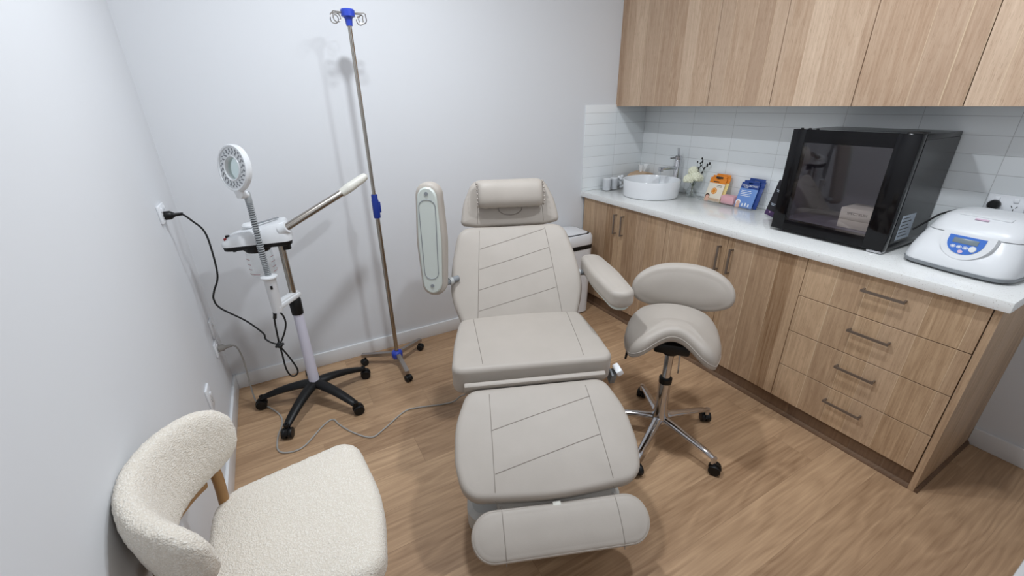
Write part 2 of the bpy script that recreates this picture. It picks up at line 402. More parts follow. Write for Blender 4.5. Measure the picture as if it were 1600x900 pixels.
class Cushion:
    """upholstered pad: outline in x-y, thickness T along z, rounded edges, domed top; xf maps a point into the thing"""
    def __init__(s, outline, T, er=.02, crown=.012, xf=None, n=96, bot=None, spine=0):
        s.P = resample(outline, n); s.T = T; s.er = er; s.crown = crown; s.xf = xf or (lambda p: p); s.nr = normals(s.P); s.bot = er if bot is None else bot
        cx = (min(p[0] for p in s.P)+max(p[0] for p in s.P))/2; cy = (min(p[1] for p in s.P)+max(p[1] for p in s.P))/2; s.c = (cx, cy); s.sp = spine
    def cen(s, x): return (s.c[0]+max(-s.sp, min(s.sp, x-s.c[0])), s.c[1])
    def inset(s, d): return [(p[0]-k[0]*d, p[1]-k[1]*d) for p, k in zip(s.P, s.nr)]
    def dome(s, f): return s.crown*(1-min(1, f)**2.6)
    def surf(s, x, y):
        c0 = s.cen(x); I = s.inset(s.er); dx = x-c0[0]; dy = y-c0[1]; r = math.hypot(dx, dy)
        if r < 1e-6: return s.T+s.crown
        best = None; n = len(I)
        for i in range(n):
            ax, ay = I[i][0]-c0[0], I[i][1]-c0[1]; bx, by = I[(i+1) % n][0]-c0[0], I[(i+1) % n][1]-c0[1]
            ex, ey = bx-ax, by-ay; den = dx*ey-dy*ex
            if abs(den) < 1e-12: continue
            t = (ax*ey-ay*ex)/den; u = (ax*dy-ay*dx)/den
            if t > 0 and -1e-6 <= u <= 1+1e-6: best = t if best is None else min(best, t)
        if best is None: return s.T
        f = 1/best
        if f <= 1: return s.T+s.dome(f)
        d = s.er-(f-1)*r/f
        return s.T-s.er+math.sqrt(max(0, s.er**2-(s.er-max(0, d))**2))
    def make(s, mb, m='leather', piping=None, pm=None, inner=10):
        rings = []
        eb = s.bot; k = 4
        I = s.inset(eb); C0 = s.c
        for f in (.0, .5): 
            if f: rings.append([(s.cen(p[0])[0]+(p[0]-s.cen(p[0])[0])*f, C0[1]+(p[1]-C0[1])*f, 0) for p in I])
        for j in range(k+1):
            a = PI/2*j/k; d = eb*(1-math.sin(a)); rings.append([(p[0], p[1], eb*(1-math.cos(a))) for p in s.inset(d)])
        for j in range(1, 3): rings.append([(p[0], p[1], eb+(s.T-s.er-eb)*j/3) for p in s.P])
        for j in range(k+2):
            a = PI/2*j/(k+1); d = s.er*(1-math.cos(a)); rings.append([(p[0], p[1], s.T-s.er+s.er*math.sin(a)) for p in s.inset(d)])
        I = s.inset(s.er)
        for j in range(1, inner):
            f = 1-j/inner; rings.append([(s.cen(p[0])[0]+(p[0]-s.cen(p[0])[0])*f, C0[1]+(p[1]-C0[1])*f, s.T+s.dome(f)) for p in I])
        rings = [[s.xf(Vector(p)) for p in r] for r in rings]
        n = len(s.P); verts = [p for r in rings for p in r]; faces = []
        for r in range(len(rings)-1):
            for i in range(n):
                j = (i+1) % n; faces.append([r*n+i, r*n+j, (r+1)*n+j, (r+1)*n+i])
        L = (len(rings)-1)*n
        if s.sp:
            cp = [s.cen(p[0]) for p in s.inset(s.er)]
            b0 = len(verts); verts += [s.xf(Vector((c[0], c[1], s.T+s.crown))) for c in cp]
            b1 = len(verts); verts += [s.xf(Vector((c[0], c[1], 0))) for c in cp]
            for i in range(n):
                j = (i+1) % n
                for A, B in ((L, b0), (0, b1)):
                    same = (Vector(cp[i])-Vector(cp[j])).length < 1e-7
                    faces.append([A+i, A+j, B+j] if same else [A+i, A+j, B+j, B+i])
        else:
            verts.append(s.xf(Vector((C0[0], C0[1], s.T+s.crown)))); t = len(verts)-1
            for i in range(n): faces.append([L+i, L+(i+1) % n, t])
            verts.append(s.xf(Vector((C0[0], C0[1], 0)))); t = len(verts)-1
            for i in range(n): faces.append([(i+1) % n, i, t])
        mb.add(verts, faces, m)
        if piping:
            d, z, r = piping
            mb.tube([s.xf(Vector((p[0], p[1], z))) for p in s.inset(d)], r, pm or m, 6, closed=True)
        return s
    def seam(s, mb, pts, r=.0014, m='seam', n=16, lift=.0002):
        path = []
        for a, b in zip(pts, pts[1:]):
            for k in range(n):
                f = k/n; path.append((a[0]+(b[0]-a[0])*f, a[1]+(b[1]-a[1])*f))
        path.append(pts[-1])
        mb.tube([s.xf(Vector((x, y, s.surf(x, y)+lift))) for x, y in path], r, m, 6)

def frame(o, ex, ey):
    o = Vector(o); ex = Vector(ex).normalized(); ey = Vector(ey); ey = (ey-ex*ey.dot(ex)).normalized(); ez = ex.cross(ey)
    return Matrix(((ex.x, ey.x, ez.x, o.x), (ex.y, ey.y, ez.y, o.y), (ex.z, ey.z, ez.z, o.z), (0, 0, 0, 1)))
def X_(m): return lambda p: m @ Vector(p)

# ------------------------------------------------------------------ object helpers
def thing(name, label, cat, loc=(0, 0, 0), rotz=0, group=None, world=False):
    o = bpy.data.objects.new(name, None); COL.objects.link(o); o.location = loc; o.rotation_euler = (0, 0, rotz)
    o.empty_display_size = .05
    o['label'] = label; o['category'] = cat
    if group: o['group'] = group
    if world: o['world_parts'] = list(loc)
    return o
def tag(o, label, cat, group=None):
    o['label'] = label; o['category'] = cat
    if group: o['group'] = group
    return o
def struct(o): o['kind'] = 'structure'; return o
def text_mesh(mb, s, size, X, m, depth=.0002, align='CENTER'):
    cu = bpy.data.curves.new('lettering', 'FONT'); cu.body = s; cu.size = size; cu.extrude = depth; cu.align_x = align; cu.align_y = 'CENTER'; cu.resolution_u = 3
    ob = bpy.data.objects.new('lettering', cu); COL.objects.link(ob)
    bpy.context.view_layer.update()
    me = bpy.data.meshes.new_from_object(ob.evaluated_get(bpy.context.evaluated_depsgraph_get()))
    mb.add([v.co.copy() for v in me.vertices], [list(p.vertices) for p in me.polygons], m, X)
    bpy.data.objects.remove(ob); bpy.data.curves.remove(cu); bpy.data.meshes.remove(me)

# ------------------------------------------------------------------ room
XR, H, YF = 3.116, 2.70, -2.66
YB = -4.1
struct(MB().box(-.1, XR+.1, YB-.1, .1, -.1, 0).build('floor', 'plank_floor', origin=(1.5, -2, 0)))
struct(MB().box(-.1, XR+.1, YB-.1, .1, H, H+.1).build('ceiling', 'ceiling_paint', origin=(1.5, -2, H)))
struct(MB().box(-.1, 0, YB, 0, 0, H).build('wall_left', 'wall_paint', origin=(0, -2, 0)))
struct(MB().box(-.1, XR+.1, 0, .1, 0, H).build('wall_back', 'wall_paint', origin=(1.5, 0, 0)))
struct(MB().box(XR, XR+.1, YB, 0, 0, H).build('wall_right', 'wall_paint', origin=(XR, -2, 0)))
struct(MB().box(1.35, XR, YF-.1, YF, 0, H).build('wall_front', 'wall_paint', origin=(2.2, YF, 0)))
struct(MB().box(-.1, XR+.1, YB-.1, YB, 0, H).build('wall_corridor', 'wall_paint', origin=(1.5, YB, 0)))
HB = .092
def skirting(name, x0, x1, y0, y1, org):
    struct(MB().box(x0, x1, y0, y1, 0, HB, bev=.003).build(name, 'trim_paint', origin=org))
skirting('baseboard_left', 0, .014, YB, 0, (0, -2, 0))
skirting('baseboard_back', .014, 2.52, -.014, 0, (1.2, 0, 0))
skirting('baseboard_right', XR-.014, XR, YF, -2.3175, (XR, -2.5, 0))
skirting('baseboard_front', 1.35, XR-.014, YF, YF+.018, (2.2, YF, 0))
# tiled splashbacks
TS = 1.512
struct(MB().box(2.517, XR-.0085, -.008, 0, .9005, TS, bev=.001).build('trim_1', 'tile_back', origin=(2.8, 0, .9)))
struct(MB().box(XR-.008, XR, -2.334, 0, .9005, TS, bev=.001).build('trim_2', 'tile_right', origin=(XR, -1.2, .9)))

# ------------------------------------------------------------------ joinery
XD = 2.538          # door faces
def pull(parent, p, q, out=(-1, 0, 0)):
    """flat bar pull handle between p and q standing off the front"""
    mb = MB(); p = Vector(p); q = Vector(q); o = Vector(out)*.026; d = (q-p).normalized()
    w = Vector((0, 1, 0)) if abs(d.z) > .5 else Vector((0, 0, 1))
    def bar(a, b, hw, ht, side, thick):
        R = []
        for e in (a, b): R.append([e+side*hw+thick*ht, e-side*hw+thick*ht, e-side*hw-thick*ht, e+side*hw-thick*ht])
        mb.loft(R)
    n = Vector(out)
    bar(p+o-d*.005, q+o+d*.005, .0055, .003, w, n)
    for e in (p, q): bar(e, e+o, .0055, .003, w, d)
    return mb.build('handle', 'handle_bronze', parent, label='dark bronze bar handle')
def unit_body(parent, y0, y1, x0, x1, z0, z1):
    MB().box(x0, x1, y0, y1, z0, z1, bev=.001).build('body', 'carcass', parent, label='pale inner carcass')
def front(name, parent, y0, y1, z0, z1, mat, xd=XD, th=.018):
    return MB().box(xd, xd+th, y0, y1, z0, z1, bev=.0012, seg=1).build(name, mat, parent)
KZ = .087; DT = .857
g = .0013
for k, (y1, y0, lab) in enumerate(((-.022, -.839, 'oak two-door base cabinet below the round white basin, next to the back wall'), (-.839, -1.678, 'oak two-door base cabinet between the basin cabinet and the drawers, behind the saddle stool'))):
    c = thing('base_cabinet', lab, 'cabinet', (2.82, (y0+y1)/2, .0), world=True)
    unit_body(c, y0+.0005, y1-.0005, XD+.019, XR-.0005, KZ-.003, .8605)
    ym = -.426 if k == 0 else -1.268
    d1 = front('door', c, ym+g, y1-g, KZ, DT, 'oak_base'); d2 = front('door', c, y0+g, ym-g, KZ, DT, 'oak_base')
    for d, yy in ((d1, ym+.036), (d2, ym-.037)):
        d['world_parts'] = list(c.location); pull(d, (XD, yy, .659), (XD, yy, .793))
filler = MB().box(XD+.004, XD+.022, -.0215, -.0145, 0, .8605).build('filler_strip', 'oak_base', origin=(XD, -.018, 0)); tag(filler, 'narrow oak filler strip between the first base cabinet and the back wall', 'panel')
c = thing('drawer_cabinet', 'oak four-drawer cabinet at the near end of the bench, under the centrifuge', 'cabinet', (2.82, -1.986, 0), world=True)
unit_body(c, -2.2935, -1.6785, XD+.019, XR-.0005, KZ-.003, .8605)
zs = [DT, .6687, .4773, .2811, KZ-.0015]
for k in range(4):
    d = front('drawer', c, -2.2925+g, -1.678-g, zs[k+1]+.0015, zs[k]-(.0015 if k else 0), 'oak_base')
    d['world_parts'] = list(c.location); hz = (.791, .598, .407, .2145)[k]
    pull(d, (XD, -2.063, hz), (XD, -1.920, hz))
tag(MB().box(XD-.0005, XR-.0005, -2.3165, -2.2948, .0005, .8605, bev=.001, seg=1).build('end_panel', 'oak_base', origin=(2.8, -2.305, 0)), 'tall oak end panel closing the bench beside the four drawers', 'panel')
tag(MB().box(XD+.012, XD+.028, -2.2945, -.0225, .0005, KZ-.0035).build('kickboard', 'oak_kick', origin=(XD, -1.2, 0)), 'low oak kickboard with painted-in door shade running along the floor under the base cabinets', 'kickboard')
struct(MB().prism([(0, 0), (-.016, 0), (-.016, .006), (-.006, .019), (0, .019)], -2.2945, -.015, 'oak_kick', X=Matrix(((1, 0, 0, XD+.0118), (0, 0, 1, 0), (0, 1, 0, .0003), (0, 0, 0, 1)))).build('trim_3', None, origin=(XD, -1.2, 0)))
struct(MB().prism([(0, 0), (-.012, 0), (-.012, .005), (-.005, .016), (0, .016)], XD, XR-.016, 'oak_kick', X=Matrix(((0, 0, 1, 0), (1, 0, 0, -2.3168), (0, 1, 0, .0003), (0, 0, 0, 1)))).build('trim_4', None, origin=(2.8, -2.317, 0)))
tag(MB().box(2.514, XR-.0005, -2.334, -.0005, .8612, .9, bev=.0015).build('benchtop', 'stone', origin=(2.8, -1.2, .86)), 'long white speckled stone benchtop along the right wall', 'benchtop')
# wall cabinets
XU = 2.801; ZU = 1.499; ZT = 2.42
ys = [-.033, -.793, -1.174, -1.555, -1.933, -2.314]
ulab = ['wide oak wall cabinet over the basin, nearest the back wall', 'narrow oak wall cabinet directly right of the wide one over the basin', 'oak wall cabinet above the blue sachets and the left part of the black fridge', 'oak wall cabinet above the right part of the black fridge', 'oak wall cabinet at the near end, above the centrifuge']
for k in range(5):
    y1, y0 = ys[k], ys[k+1]
    c = thing('wall_cabinet', ulab[k], 'cabinet', (2.96, (y0+y1)/2, ZU), group='overhead oak cabinets', world=True)
    MB().box(XU+.019, XR-.0005, y0+.0005, y1-.0005, ZU+.0135, ZT, bev=.001).build('body', 'carcass', c, label='pale carcass underside')
    front('door', c, y0+g, y1-g, ZU, ZT, 'oak_upper', XU)
tag(MB().box(XU+.002, XU+.02, ys[0]+.0005, -.0005, ZU, ZT).build('filler_strip', 'oak_upper', origin=(XU, -.017, ZU)), 'narrow oak filler strip between the wall cabinets and the back wall', 'panel')
MB().box(XU+.0, XR-.0005, ys[5]-.017, ys[5]-.0005, ZU, ZT).build('end_panel', 'oak_upper', c)

# ------------------------------------------------------------------ treatment chair
CH = thing('treatment_chair', 'beige leather reclining treatment chair with raised left armrest in the middle of the room', 'chair', (1.203, -1.415, 0), math.radians(-21.5))
# local axes: +x to the chair's right side in the photo, -y towards its foot end
mb = MB(); mb.prism(rounded([(-.31, -.30, .07), (.31, -.30, .07), (.25, .62, .08), (-.25, .62, .08)]), .012, .12, 'base_grey', bev=.02)
mb.prism(rounded([(-.30, -.29, .06), (.30, -.29, .06), (.24, .61, .08), (-.24, .61, .08)]), .0, .02, 'black_rubber')
mb.build('base', None, CH, label='pale grey plastic floor base')
mb = MB(); mb.box(-.17, .17, .02, .36, .115, .43, 'base_grey', bev=.02); mb.box(-.22, .22, -.02, .40, .425, .475, 'black_plastic', bev=.005)
mb.build('lift_column', None, CH, label='pale grey lifting column')
# seat
S0 = frame((0, -.005, .462), (1, 0, 0), (0, .42, .03))
out = rounded([(-.318, 0, .05), (-.332, .035, .05), (-.30, .40, .07), (.30, .40, .07), (.332, .035, .05), (.318, 0, .05)])
out = rounded([(-.333, .0, .045), (.333, .0, .045), (.318, .2, .3), (.285, .415, .09), (-.285, .415, .09), (-.318, .2, .3)])
mb = MB(); cu = Cushion(out, .125, .022, .012, X_(S0)); cu.make(mb, piping=(.008, .112, .0035))
for sx in (-1, 1): cu.seam(mb, [(sx*.205, .006), (sx*.225, .41)])
mb.build('seat', None, CH, label='beige leather seat pad')
# backrest
B0 = frame((0, .335, .545), (1, 0, 0), (0, .56, .83))
def bend(p, k=.25):
    return B0 @ Vector((p.x, p.y, p.z-.085+k*p.x*p.x))
out = rounded([(-.262, .0, .06), (.262, .0, .06), (.325, .19, .4), (.305, .34, .3), (.262, .525, .08), (-.262, .525, .08), (-.305, .34, .3), (-.325, .19, .4)])
mb = MB(); cu = Cushion(out, .09, .028, .012, bend); cu.make(mb, piping=(.006, .066, .003))
SL = lambda y: .163+.045*(1-y/.5)
for sx in (-1, 1): cu.seam(mb, [(sx*SL(.008), .008), (sx*SL(.25), .25), (sx*SL(.518), .518)])
for y in (.105, .205, .305, .405): cu.seam(mb, [(-SL(y)+.004, y), (SL(y+.09)-.004, y+.09)], .0014)
mb.build('backrest', None, CH, label='beige leather backrest with slanted stitching')
# headrest
H0 = frame((0, .668, .965), (1, 0, 0), (0, .30, .95))
out = rounded([(-.252, .015, .02), (-.17, .0, .2), (.17, .0, .2), (.252, .015, .02), (.232, .12, .2), (.178, .235, .07), (-.178, .235, .07), (-.232, .12, .2)])
mb = MB(); cu = Cushion(out, .07, .022, .008, lambda p: H0 @ Vector((p.x, p.y, p.z-.06+.22*p.x*p.x))); cu.make(mb, piping=(.006, .056, .0028))
for sx in (-1, 1): cu.seam(mb, [(sx*.168, .006), (sx*.155, .22)])
ring = [(.06*math.cos(a), .088+.034*math.sin(a)) for a in [2*PI*k/24 for k in range(25)]]
cu.seam(mb, ring, .0026, 'seam', 2)
hr = mb.build('headrest', None, CH, label='beige leather headrest wing')
for sx in (-.08, .08): MB().tube([(sx, .640, .890), (sx, .742, 1.05)], .008, 'brushed_steel', 12).build('support_rod', None, hr, label='steel headrest rod')
mb = MB(); rings = []
PX = H0 @ Matrix.Translation((0, .155, .045))
N = 28
for i in range(29):
    u = -1+2*i/28; e = max(.0, 1-abs(u)**9); e = e**.5
    rr = []
    for k in range(N):
        a = 2*PI*k/N; ca, sa = math.cos(a), math.sin(a)
        wr = 1+.035*math.sin(u*23+2*math.sin(a*2))*(.4+.6*abs(u))*(sa < .3)
        rr.append(PX @ Vector((.163*u, (.066*math.copysign(abs(ca)**.8, ca))*(.80+.20*e)*wr, (.042*math.copysign(abs(sa)**.9, sa))*(.25+.75*e)*wr+.012)))
    rings.append(rr)
mb.loft(rings, 'leather')
for u in (-.163, .163):
    for k in range(11):
        a = -.35+(PI+.7)*k/10 - PI/2
        p = PX @ Vector((u*1.0, .057*math.sin(a), .030*math.cos(a)+.012)); mb.ellipsoid(p, (.004, .0055, .0055), 'leather', 8, 6)
mb.build('head_pillow', None, CH, label='plump beige leather head pillow')
# leg rest
L0 = frame((.0, -.048, .522), (1, 0, 0), (0, .325, .165))   # +y climbs back towards the seat
out = rounded([(-.275, .0, .06), (-.327, -.13, .3), (-.336, -.27, .3), (-.308, -.395, .08), (0, -.42, 1.2), (.308, -.395, .08), (.336, -.27, .3), (.327, -.13, .3), (.275, .0, .06)])
mb = MB(); cu = Cushion(out, .075, .022, .012, lambda p: L0 @ Vector((p.x, p.y, p.z-.075))); cu.make(mb, piping=(.008, .064, .0032))
for sx in (-1, 1): cu.seam(mb, [(sx*.19, -.008), (sx*.205, -.405)])
for y in (-.175, -.325): cu.seam(mb, [(-.198, y), (.196, y+.095)], .0015)
mb.build('leg_rest', None, CH, label='beige leather leg rest with two slanted seams')
mb = MB(); mb.box(-.285, .285, -.006, .014, -.05, .012, 'leather', .005, X=L0 @ Matrix.Translation((.0, .010, -.004)))
mb.build('hinge_cover', None, CH)
mb = MB(); mb.box(-.20, .20, -.45, -.385, -.066, -.054, 'frame_beige', .004, X=L0)
mb.box(-.014, .014, -.438, -.424, -.056, -.030, 'warm_plastic', .002, X=L0)
for sx in (-.14, .14): mb.box(sx-.015, sx+.015, -.42, -.02, -.10, -.076, 'brushed_steel', .002, X=L0)
mb.build('leg_frame', None, CH, label='grey metal sliding frame under the leg rest')
# foot rest
F0 = frame((.008, -.482, .262), (1, 0, 0), (0, .80, .60))
a_ = .302; b_ = .078
out = rounded([(-a_, -b_, .085), (a_, -b_, .085), (a_, b_, .085), (-a_, b_, .085)], 10)
mb = MB(); cu = Cushion(out, .07, .02, .007, lambda p: F0 @ Vector((p.x, p.y, p.z-.075)), spine=a_-b_); cu.make(mb, piping=(.006, .062, .003))
for sx in (-1, 1): cu.seam(mb, [(sx*.195, -.085), (sx*.195, .085)])
mb.build('foot_rest', None, CH, label='beige leather rounded foot rest')
# armrests: right one lies forward, left one is swung up
def armrest(X, label, pivot):
    out = rounded([(-.052, -.25, .052), (.052, -.25, .052), (.066, .0, .7), (.052, .25, .052), (-.052, .25, .052), (-.066, .0, .7)], 8)
    XS = X @ Matrix.Rotation(-PI/2, 4, 'Z')
    mb = MB(); cu = Cushion([(-p[1], p[0]) for p in out], .076, .022, .008, X_(XS), spine=.19); cu.make(mb, piping=(.004, .056, .002))
    a = mb.build('armrest', None, CH, label=label)
    o2 = [(p[0]*.76, p[1]*.93) for p in out]
    mb = MB(); mb.prism(resample(o2, 48), -.016, .004, 'pale_plastic', X=X, bev=.006)
    gl = rounded([(-.030, -.165, .028), (.030, -.165, .028), (.036, .18, .03), (-.036, .18, .03)], 6)
    mb.tube([X @ Vector((p[0], p[1], -.0162)) for p in resample(gl, 48)], .0018, 'grey_plastic', 6, closed=True)
    for yy in (.205, -.195): mb.lathe([(0, -.0185), (.008, -.0185), (.008, -.012)], 'grey_plastic', 14, X @ Matrix.Translation((0, yy, 0)))
    mb.build('cover_plate', None, a, label='pale plastic underside plate with two screws')
    mb = MB(); mb.tube(pivot, .014, 'grey_plastic', 14); mb.tube([Vector(pivot[0])*.7+Vector(pivot[1])*.3, Vector(pivot[0])*.55+Vector(pivot[1])*.45], .018, 'base_grey', 14)
    mb.build('pivot', None, a, label='grey plastic hinge pin')
AR = frame((.392, .335, .748), (1, 0, 0), (0, 1, .0))
armrest(AR, 'beige armrest lying forward on the right', [(.28, .50, .755), (.375, .50, .755)])
AL = frame((-.388, .385, .992), (-.97, .20, .0), (-.018, .10, 1.0))
armrest(AL, 'beige armrest swung upright on the left, underside showing', [(-.28, .46, .785), (-.375, .40, .775)])
mb = MB(); mb.box(-.012, .012, -.02, .02, -.05, .01, 'grey_plastic', .003, X=frame((.345, .03, .475), (1, 0, 0), (0, 1, .4)))
mb.box(-.012, .016, -.032, .02, 0, .03, 'socket_plastic', .006, X=frame((.368, .030, .485), (.86, .0, .5), (0, 1, .2)))
mb.build('release_lever', None, CH, label='white release lever beside the seat')

# ------------------------------------------------------------------ casters and saddle stool
def caster_bm(mb, r=.026, w=.018, X=None, yaw=0, hood=True, m='black_plastic'):
    Y = (X or Matrix.Identity(4)) @ Matrix.Rotation(yaw, 4, 'Z')
    for sx in (-1, 1):
        W = Y @ Matrix.Translation((.010, sx*w*.62, r)) @ Matrix.Rotation(PI/2, 4, 'X')
        mb.lathe([(0, -w*.42), (r*.55, -w*.48), (r*.92, -w*.42), (r, -w*.25), (r, w*.25), (r*.92, w*.42), (r*.55, w*.48), (0, w*.42)], m, 18, W)
    if hood:
        W = Y @ Matrix.Translation((.010, 0, r)) @ Matrix.Rotation(PI/2, 4, 'X')
        rr = r*1.08; hw = w*.30
        mb.lathe([(r*.3, -hw), (rr, -hw), (rr, hw), (r*.3, hw)], m, 12, W, a0=.1, a1=PI-.2)
    mb.cyl((0, 0, r*1.5), (0, 0, r*2.0+.022), .006, m, 10, X=Y)
ST = thing('saddle_stool', 'beige leather saddle stool with kidney backrest and chrome five-star base', 'stool', (1.860, -1.53, 0), 0)
rot0 = math.radians(-83.6)
for k in range(5):
    a = rot0+k*2*PI/5; R = Matrix.Rotation(a, 4, 'Z')
    mb = MB(); path = spline([(.015, 0, .115), (.07, 0, .112), (.16, 0, .100), (.25, 0, .088), (.292, 0, .076)], 5)
    mb.tube(path, [.025-.013*min(1, i/len(path)) for i in range(len(path))], 'chrome', 14, X=R, flat=(.75, 1.0))
    mb.cyl((.292, 0, .052), (.292, 0, .086), .012, 'chrome', 14, X=R)
    lg = mb.build('leg', None, ST, label='chrome star base leg')
    mb = MB(); caster_bm(mb, .026, .022, R @ Matrix.Translation((.292, 0, 0)), yaw=[.4, 1.2, -.6, 2, .9][k])
    mb.build('caster', None, lg, label='black twin-wheel caster')
mb = MB(); mb.lathe([(0, .085), (.030, .085), (.042, .10), (.040, .125), (.031, .16), (.028, .22), (.027, .325), (0, .325)], 'chrome', 28); mb.build('hub', None, ST, label='chrome hub sleeve')
mb = MB(); mb.lathe([(0, .32), (.029, .32), (.030, .345), (.024, .35), (0, .35)], 'black_plastic', 24); mb.build('collar', None, ST, label='black collar')
mb = MB(); mb.cyl((0, 0, .34), (0, 0, .50), .0195, 'chrome'); mb.build('gas_column', None, ST, label='chrome gas column')
SR = Matrix.Rotation(math.radians(-48), 4, 'Z')       # local -y of the saddle points to the camera
mb = MB(); mb.lathe([(0, .485), (.036, .485), (.04, .51), (.05, .525), (.05, .54), (0, .54)], 'black_plastic', 24)
mb.box(-.075, .075, -.095, .12, .525, .575, 'black_plastic', .012, X=SR); mb.build('seat_bracket', None, ST, label='black tilt mechanism')
def saddle(p):
    x, y, z = p; f = abs(x)/.2
    fr = max(0, (-y)/.17); rear = max(0, y/.17)
    zz = z*(1-.22*fr*math.exp(-(x/.07)**2)) - .074*f**2.0*(.70+.30*min(1, .4+fr)) + .035*rear**2 + .075*fr*math.exp(-(x/.08)**2)
    return SR @ Vector((x*(1-.05*f), y-.02, zz+.563))
out = rounded([(-.165, -.175, .11), (-.04, -.115, .12), (.04, -.115, .12), (.165, -.175, .11), (.222, .0, .3), (.205, .165, .15), (-.205, .165, .15), (-.222, .0, .3)], 8)
mb = MB(); cu = Cushion(out, .088, .042, .016, saddle, n=120, bot=.02); cu.make(mb, piping=(.0, .03, .0022), inner=14)
mb.build('saddle_seat', None, ST, label='beige leather saddle seat')
def kidney(p):
    x, y, z = p
    return SR @ Vector((x+.022, .185-z+.035-.9*x*x+.12*y, .727+y-.10*x*x))
out = [(.224*math.copysign(abs(math.cos(a))**.85, math.cos(a)), .118*math.copysign(abs(math.sin(a))**.9, math.sin(a))*(1 if math.sin(a) > 0 else .85)) for a in [2*PI*k/80 for k in range(80)]]
mb = MB(); cu = Cushion(out, .062, .028, .012, kidney, n=80, spine=.10); cu.make(mb, piping=(.002, .03, .002)); mb.build('backrest', None, ST, label='beige leather kidney-shaped backrest')
mb = MB(); mb.tube([SR @ Vector(p) for p in spline([(0, .08, .535), (0, .17, .535), (0, .225, .56), (0, .235, .64), (0, .232, .70)], 6)], .011, 'black_plastic', 12, flat=(.6, 1.6)); mb.build('back_bracket', None, ST, label='black bracket carrying the backrest')
for sx, y_ in ((-1, .02), (1, .04)):
    mb = MB(); mb.tube([SR @ Vector(p) for p in ((sx*.06, y_, .54), (sx*.15, y_-.03, .495), (sx*.185, y_-.05, .475), (sx*.19, y_-.055, .435))], [.005, .005, .007, .005], 'black_plastic', 10); mb.build('lever', None, ST, label='black adjusting lever')
mb = MB(); mb.tube([SR @ Vector(p) for p in ((.02, .03, .53), (.045, .03, .51), (.05, .035, .40), (.052, .03, .36))], .0035, 'chrome', 8); mb.build('tension_rod', None, ST, label='thin chrome rod beside the column')

# ------------------------------------------------------------------ facial steamer on a floor stand
FS = thing('facial_steamer', 'white facial steamer with chrome arm and clamped ring magnifier on a black star base', 'steamer', (.415, -.370, 0), 0)
rot0 = math.radians(234)
for k in range(5):
    R = Matrix.Rotation(rot0+k*2*PI/5, 4, 'Z'); mb = MB()
    pts = spline([(.0, 0, .118), (.07, 0, .118), (.16, 0, .103), (.245, 0, .078), (.287, 0, .062)], 5); rings = []
    for i, p in enumerate(pts):
        f = i/(len(pts)-1); w = .034-.015*f; h = .026-.012*f
        rings.append([(p.x, w*math.cos(a), p.z+h*math.sin(a)*(1 if math.sin(a) > 0 else .8)) for a in [2*PI*j/12 for j in range(12)]])
    mb.loft(rings, 'black_plastic', R)
    mb.cyl((.285, 0, .045), (.285, 0, .078), .014, 'black_plastic', 14, X=R)
    lg = mb.build('leg', None, FS, label='black plastic star base leg')
    mb = MB(); caster_bm(mb, .028, .024, R @ Matrix.Translation((.285, 0, 0)), yaw=[.3, 1.0, -.5, 1.4, .2][k]); mb.build('caster', None, lg, label='black caster')
mb = MB(); mb.lathe([(0, .14), (.027, .14), (.0275, .155), (.0245, .50), (.0245, .565), (0, .565)], 'lilac_white', 28); mb.build('pole_sleeve', None, FS, label='white lower tube')
mb = MB(); mb.lathe([(0, .555), (.028, .555), (.029, .59), (.029, .635), (.024, .642), (0, .642)], 'black_plastic', 24); mb.build('collar', None, FS, label='black height collar')
mb = MB(); mb.cyl((0, 0, .60), (0, 0, .95), .016, 'steel'); mb.build('pole', None, FS, label='chrome upper pole')
# bracket and magnifier
HX, HY = -.080, -.100
mb = MB()
bx = frame((0, 0, .655), (HX, HY, 0), (-HY, HX, 0)); Lb = math.hypot(HX, HY)
mb.box(-.03, Lb+.012, -.024, .024, -.012, .012, 'white_plastic', .006, X=bx); mb.box(-.026, Lb+.012, -.017, .017, .0, .022, 'white_plastic', .005, X=bx)
mb.build('lamp_bracket', None, FS, label='white plastic bracket holding the magnifier')
mb = MB(); mb.lathe([(0, .630), (.022, .630), (.024, .64), (.026, .79), (.030, .803), (.036, .808), (.036, .814), (.022, .82), (0, .82)], 'white_plastic', 28, Matrix.Translation((HX, HY, 0)))
mb.box(-.005, .005, -.0285, -.0225, .756, .774, 'black_plastic', .001, X=Matrix.Translation((HX, HY, 0)))
mb.build('lamp_holder', None, FS, label='white cylindrical magnifier holder with a black switch')
gp = spline([(HX, HY, .815), (HX-.003, HY-.001, .92), (HX-.001, HY-.001, 1.05), (HX+.0, HY, 1.16), (HX-.002, HY, 1.205)], 24)
mb = MB(); gl = []; rs = []
tot = len(gp)
fine = []
for i in range(len(gp)-1):
    for k in range(3): fine.append(gp[i]+(gp[i+1]-gp[i])*(k/3))
mb.tube(fine, .0112, 'rib_dark', 14)
for i in range(0, len(fine)-1, 6):
    d = (fine[i+1]-fine[i]).normalized(); mb.tube([fine[i]-d*.0026, fine[i]-d*.0016, fine[i]+d*.0016, fine[i]+d*.0026], [.0125, .0145, .0145, .0125], 'rib_light', 14)
mb.build('gooseneck', None, FS, label='ribbed grey gooseneck')
rc = Vector((HX-.018, HY-.006, 1.305))
nrm = Vector((-.80, -.57, .16)).normalized(); upv = Vector((-.20, .0, 1)); RX = frame(rc, upv.cross(nrm)*1.0, upv - nrm*upv.dot(nrm))
if RX.col[2].xyz.dot(nrm) < 0: RX = frame(rc, -upv.cross(nrm), upv - nrm*upv.dot(nrm))
mb = MB(); mb.lathe([(.048, -.014), (.088, -.014), (.095, -.008), (.096, .008), (.091, .015), (.085, .0145), (.083, .009), (.052, .009), (.050, .015), (.046, .014), (.045, -.012), (.048, -.014)], 'white_plastic', 56, RX)
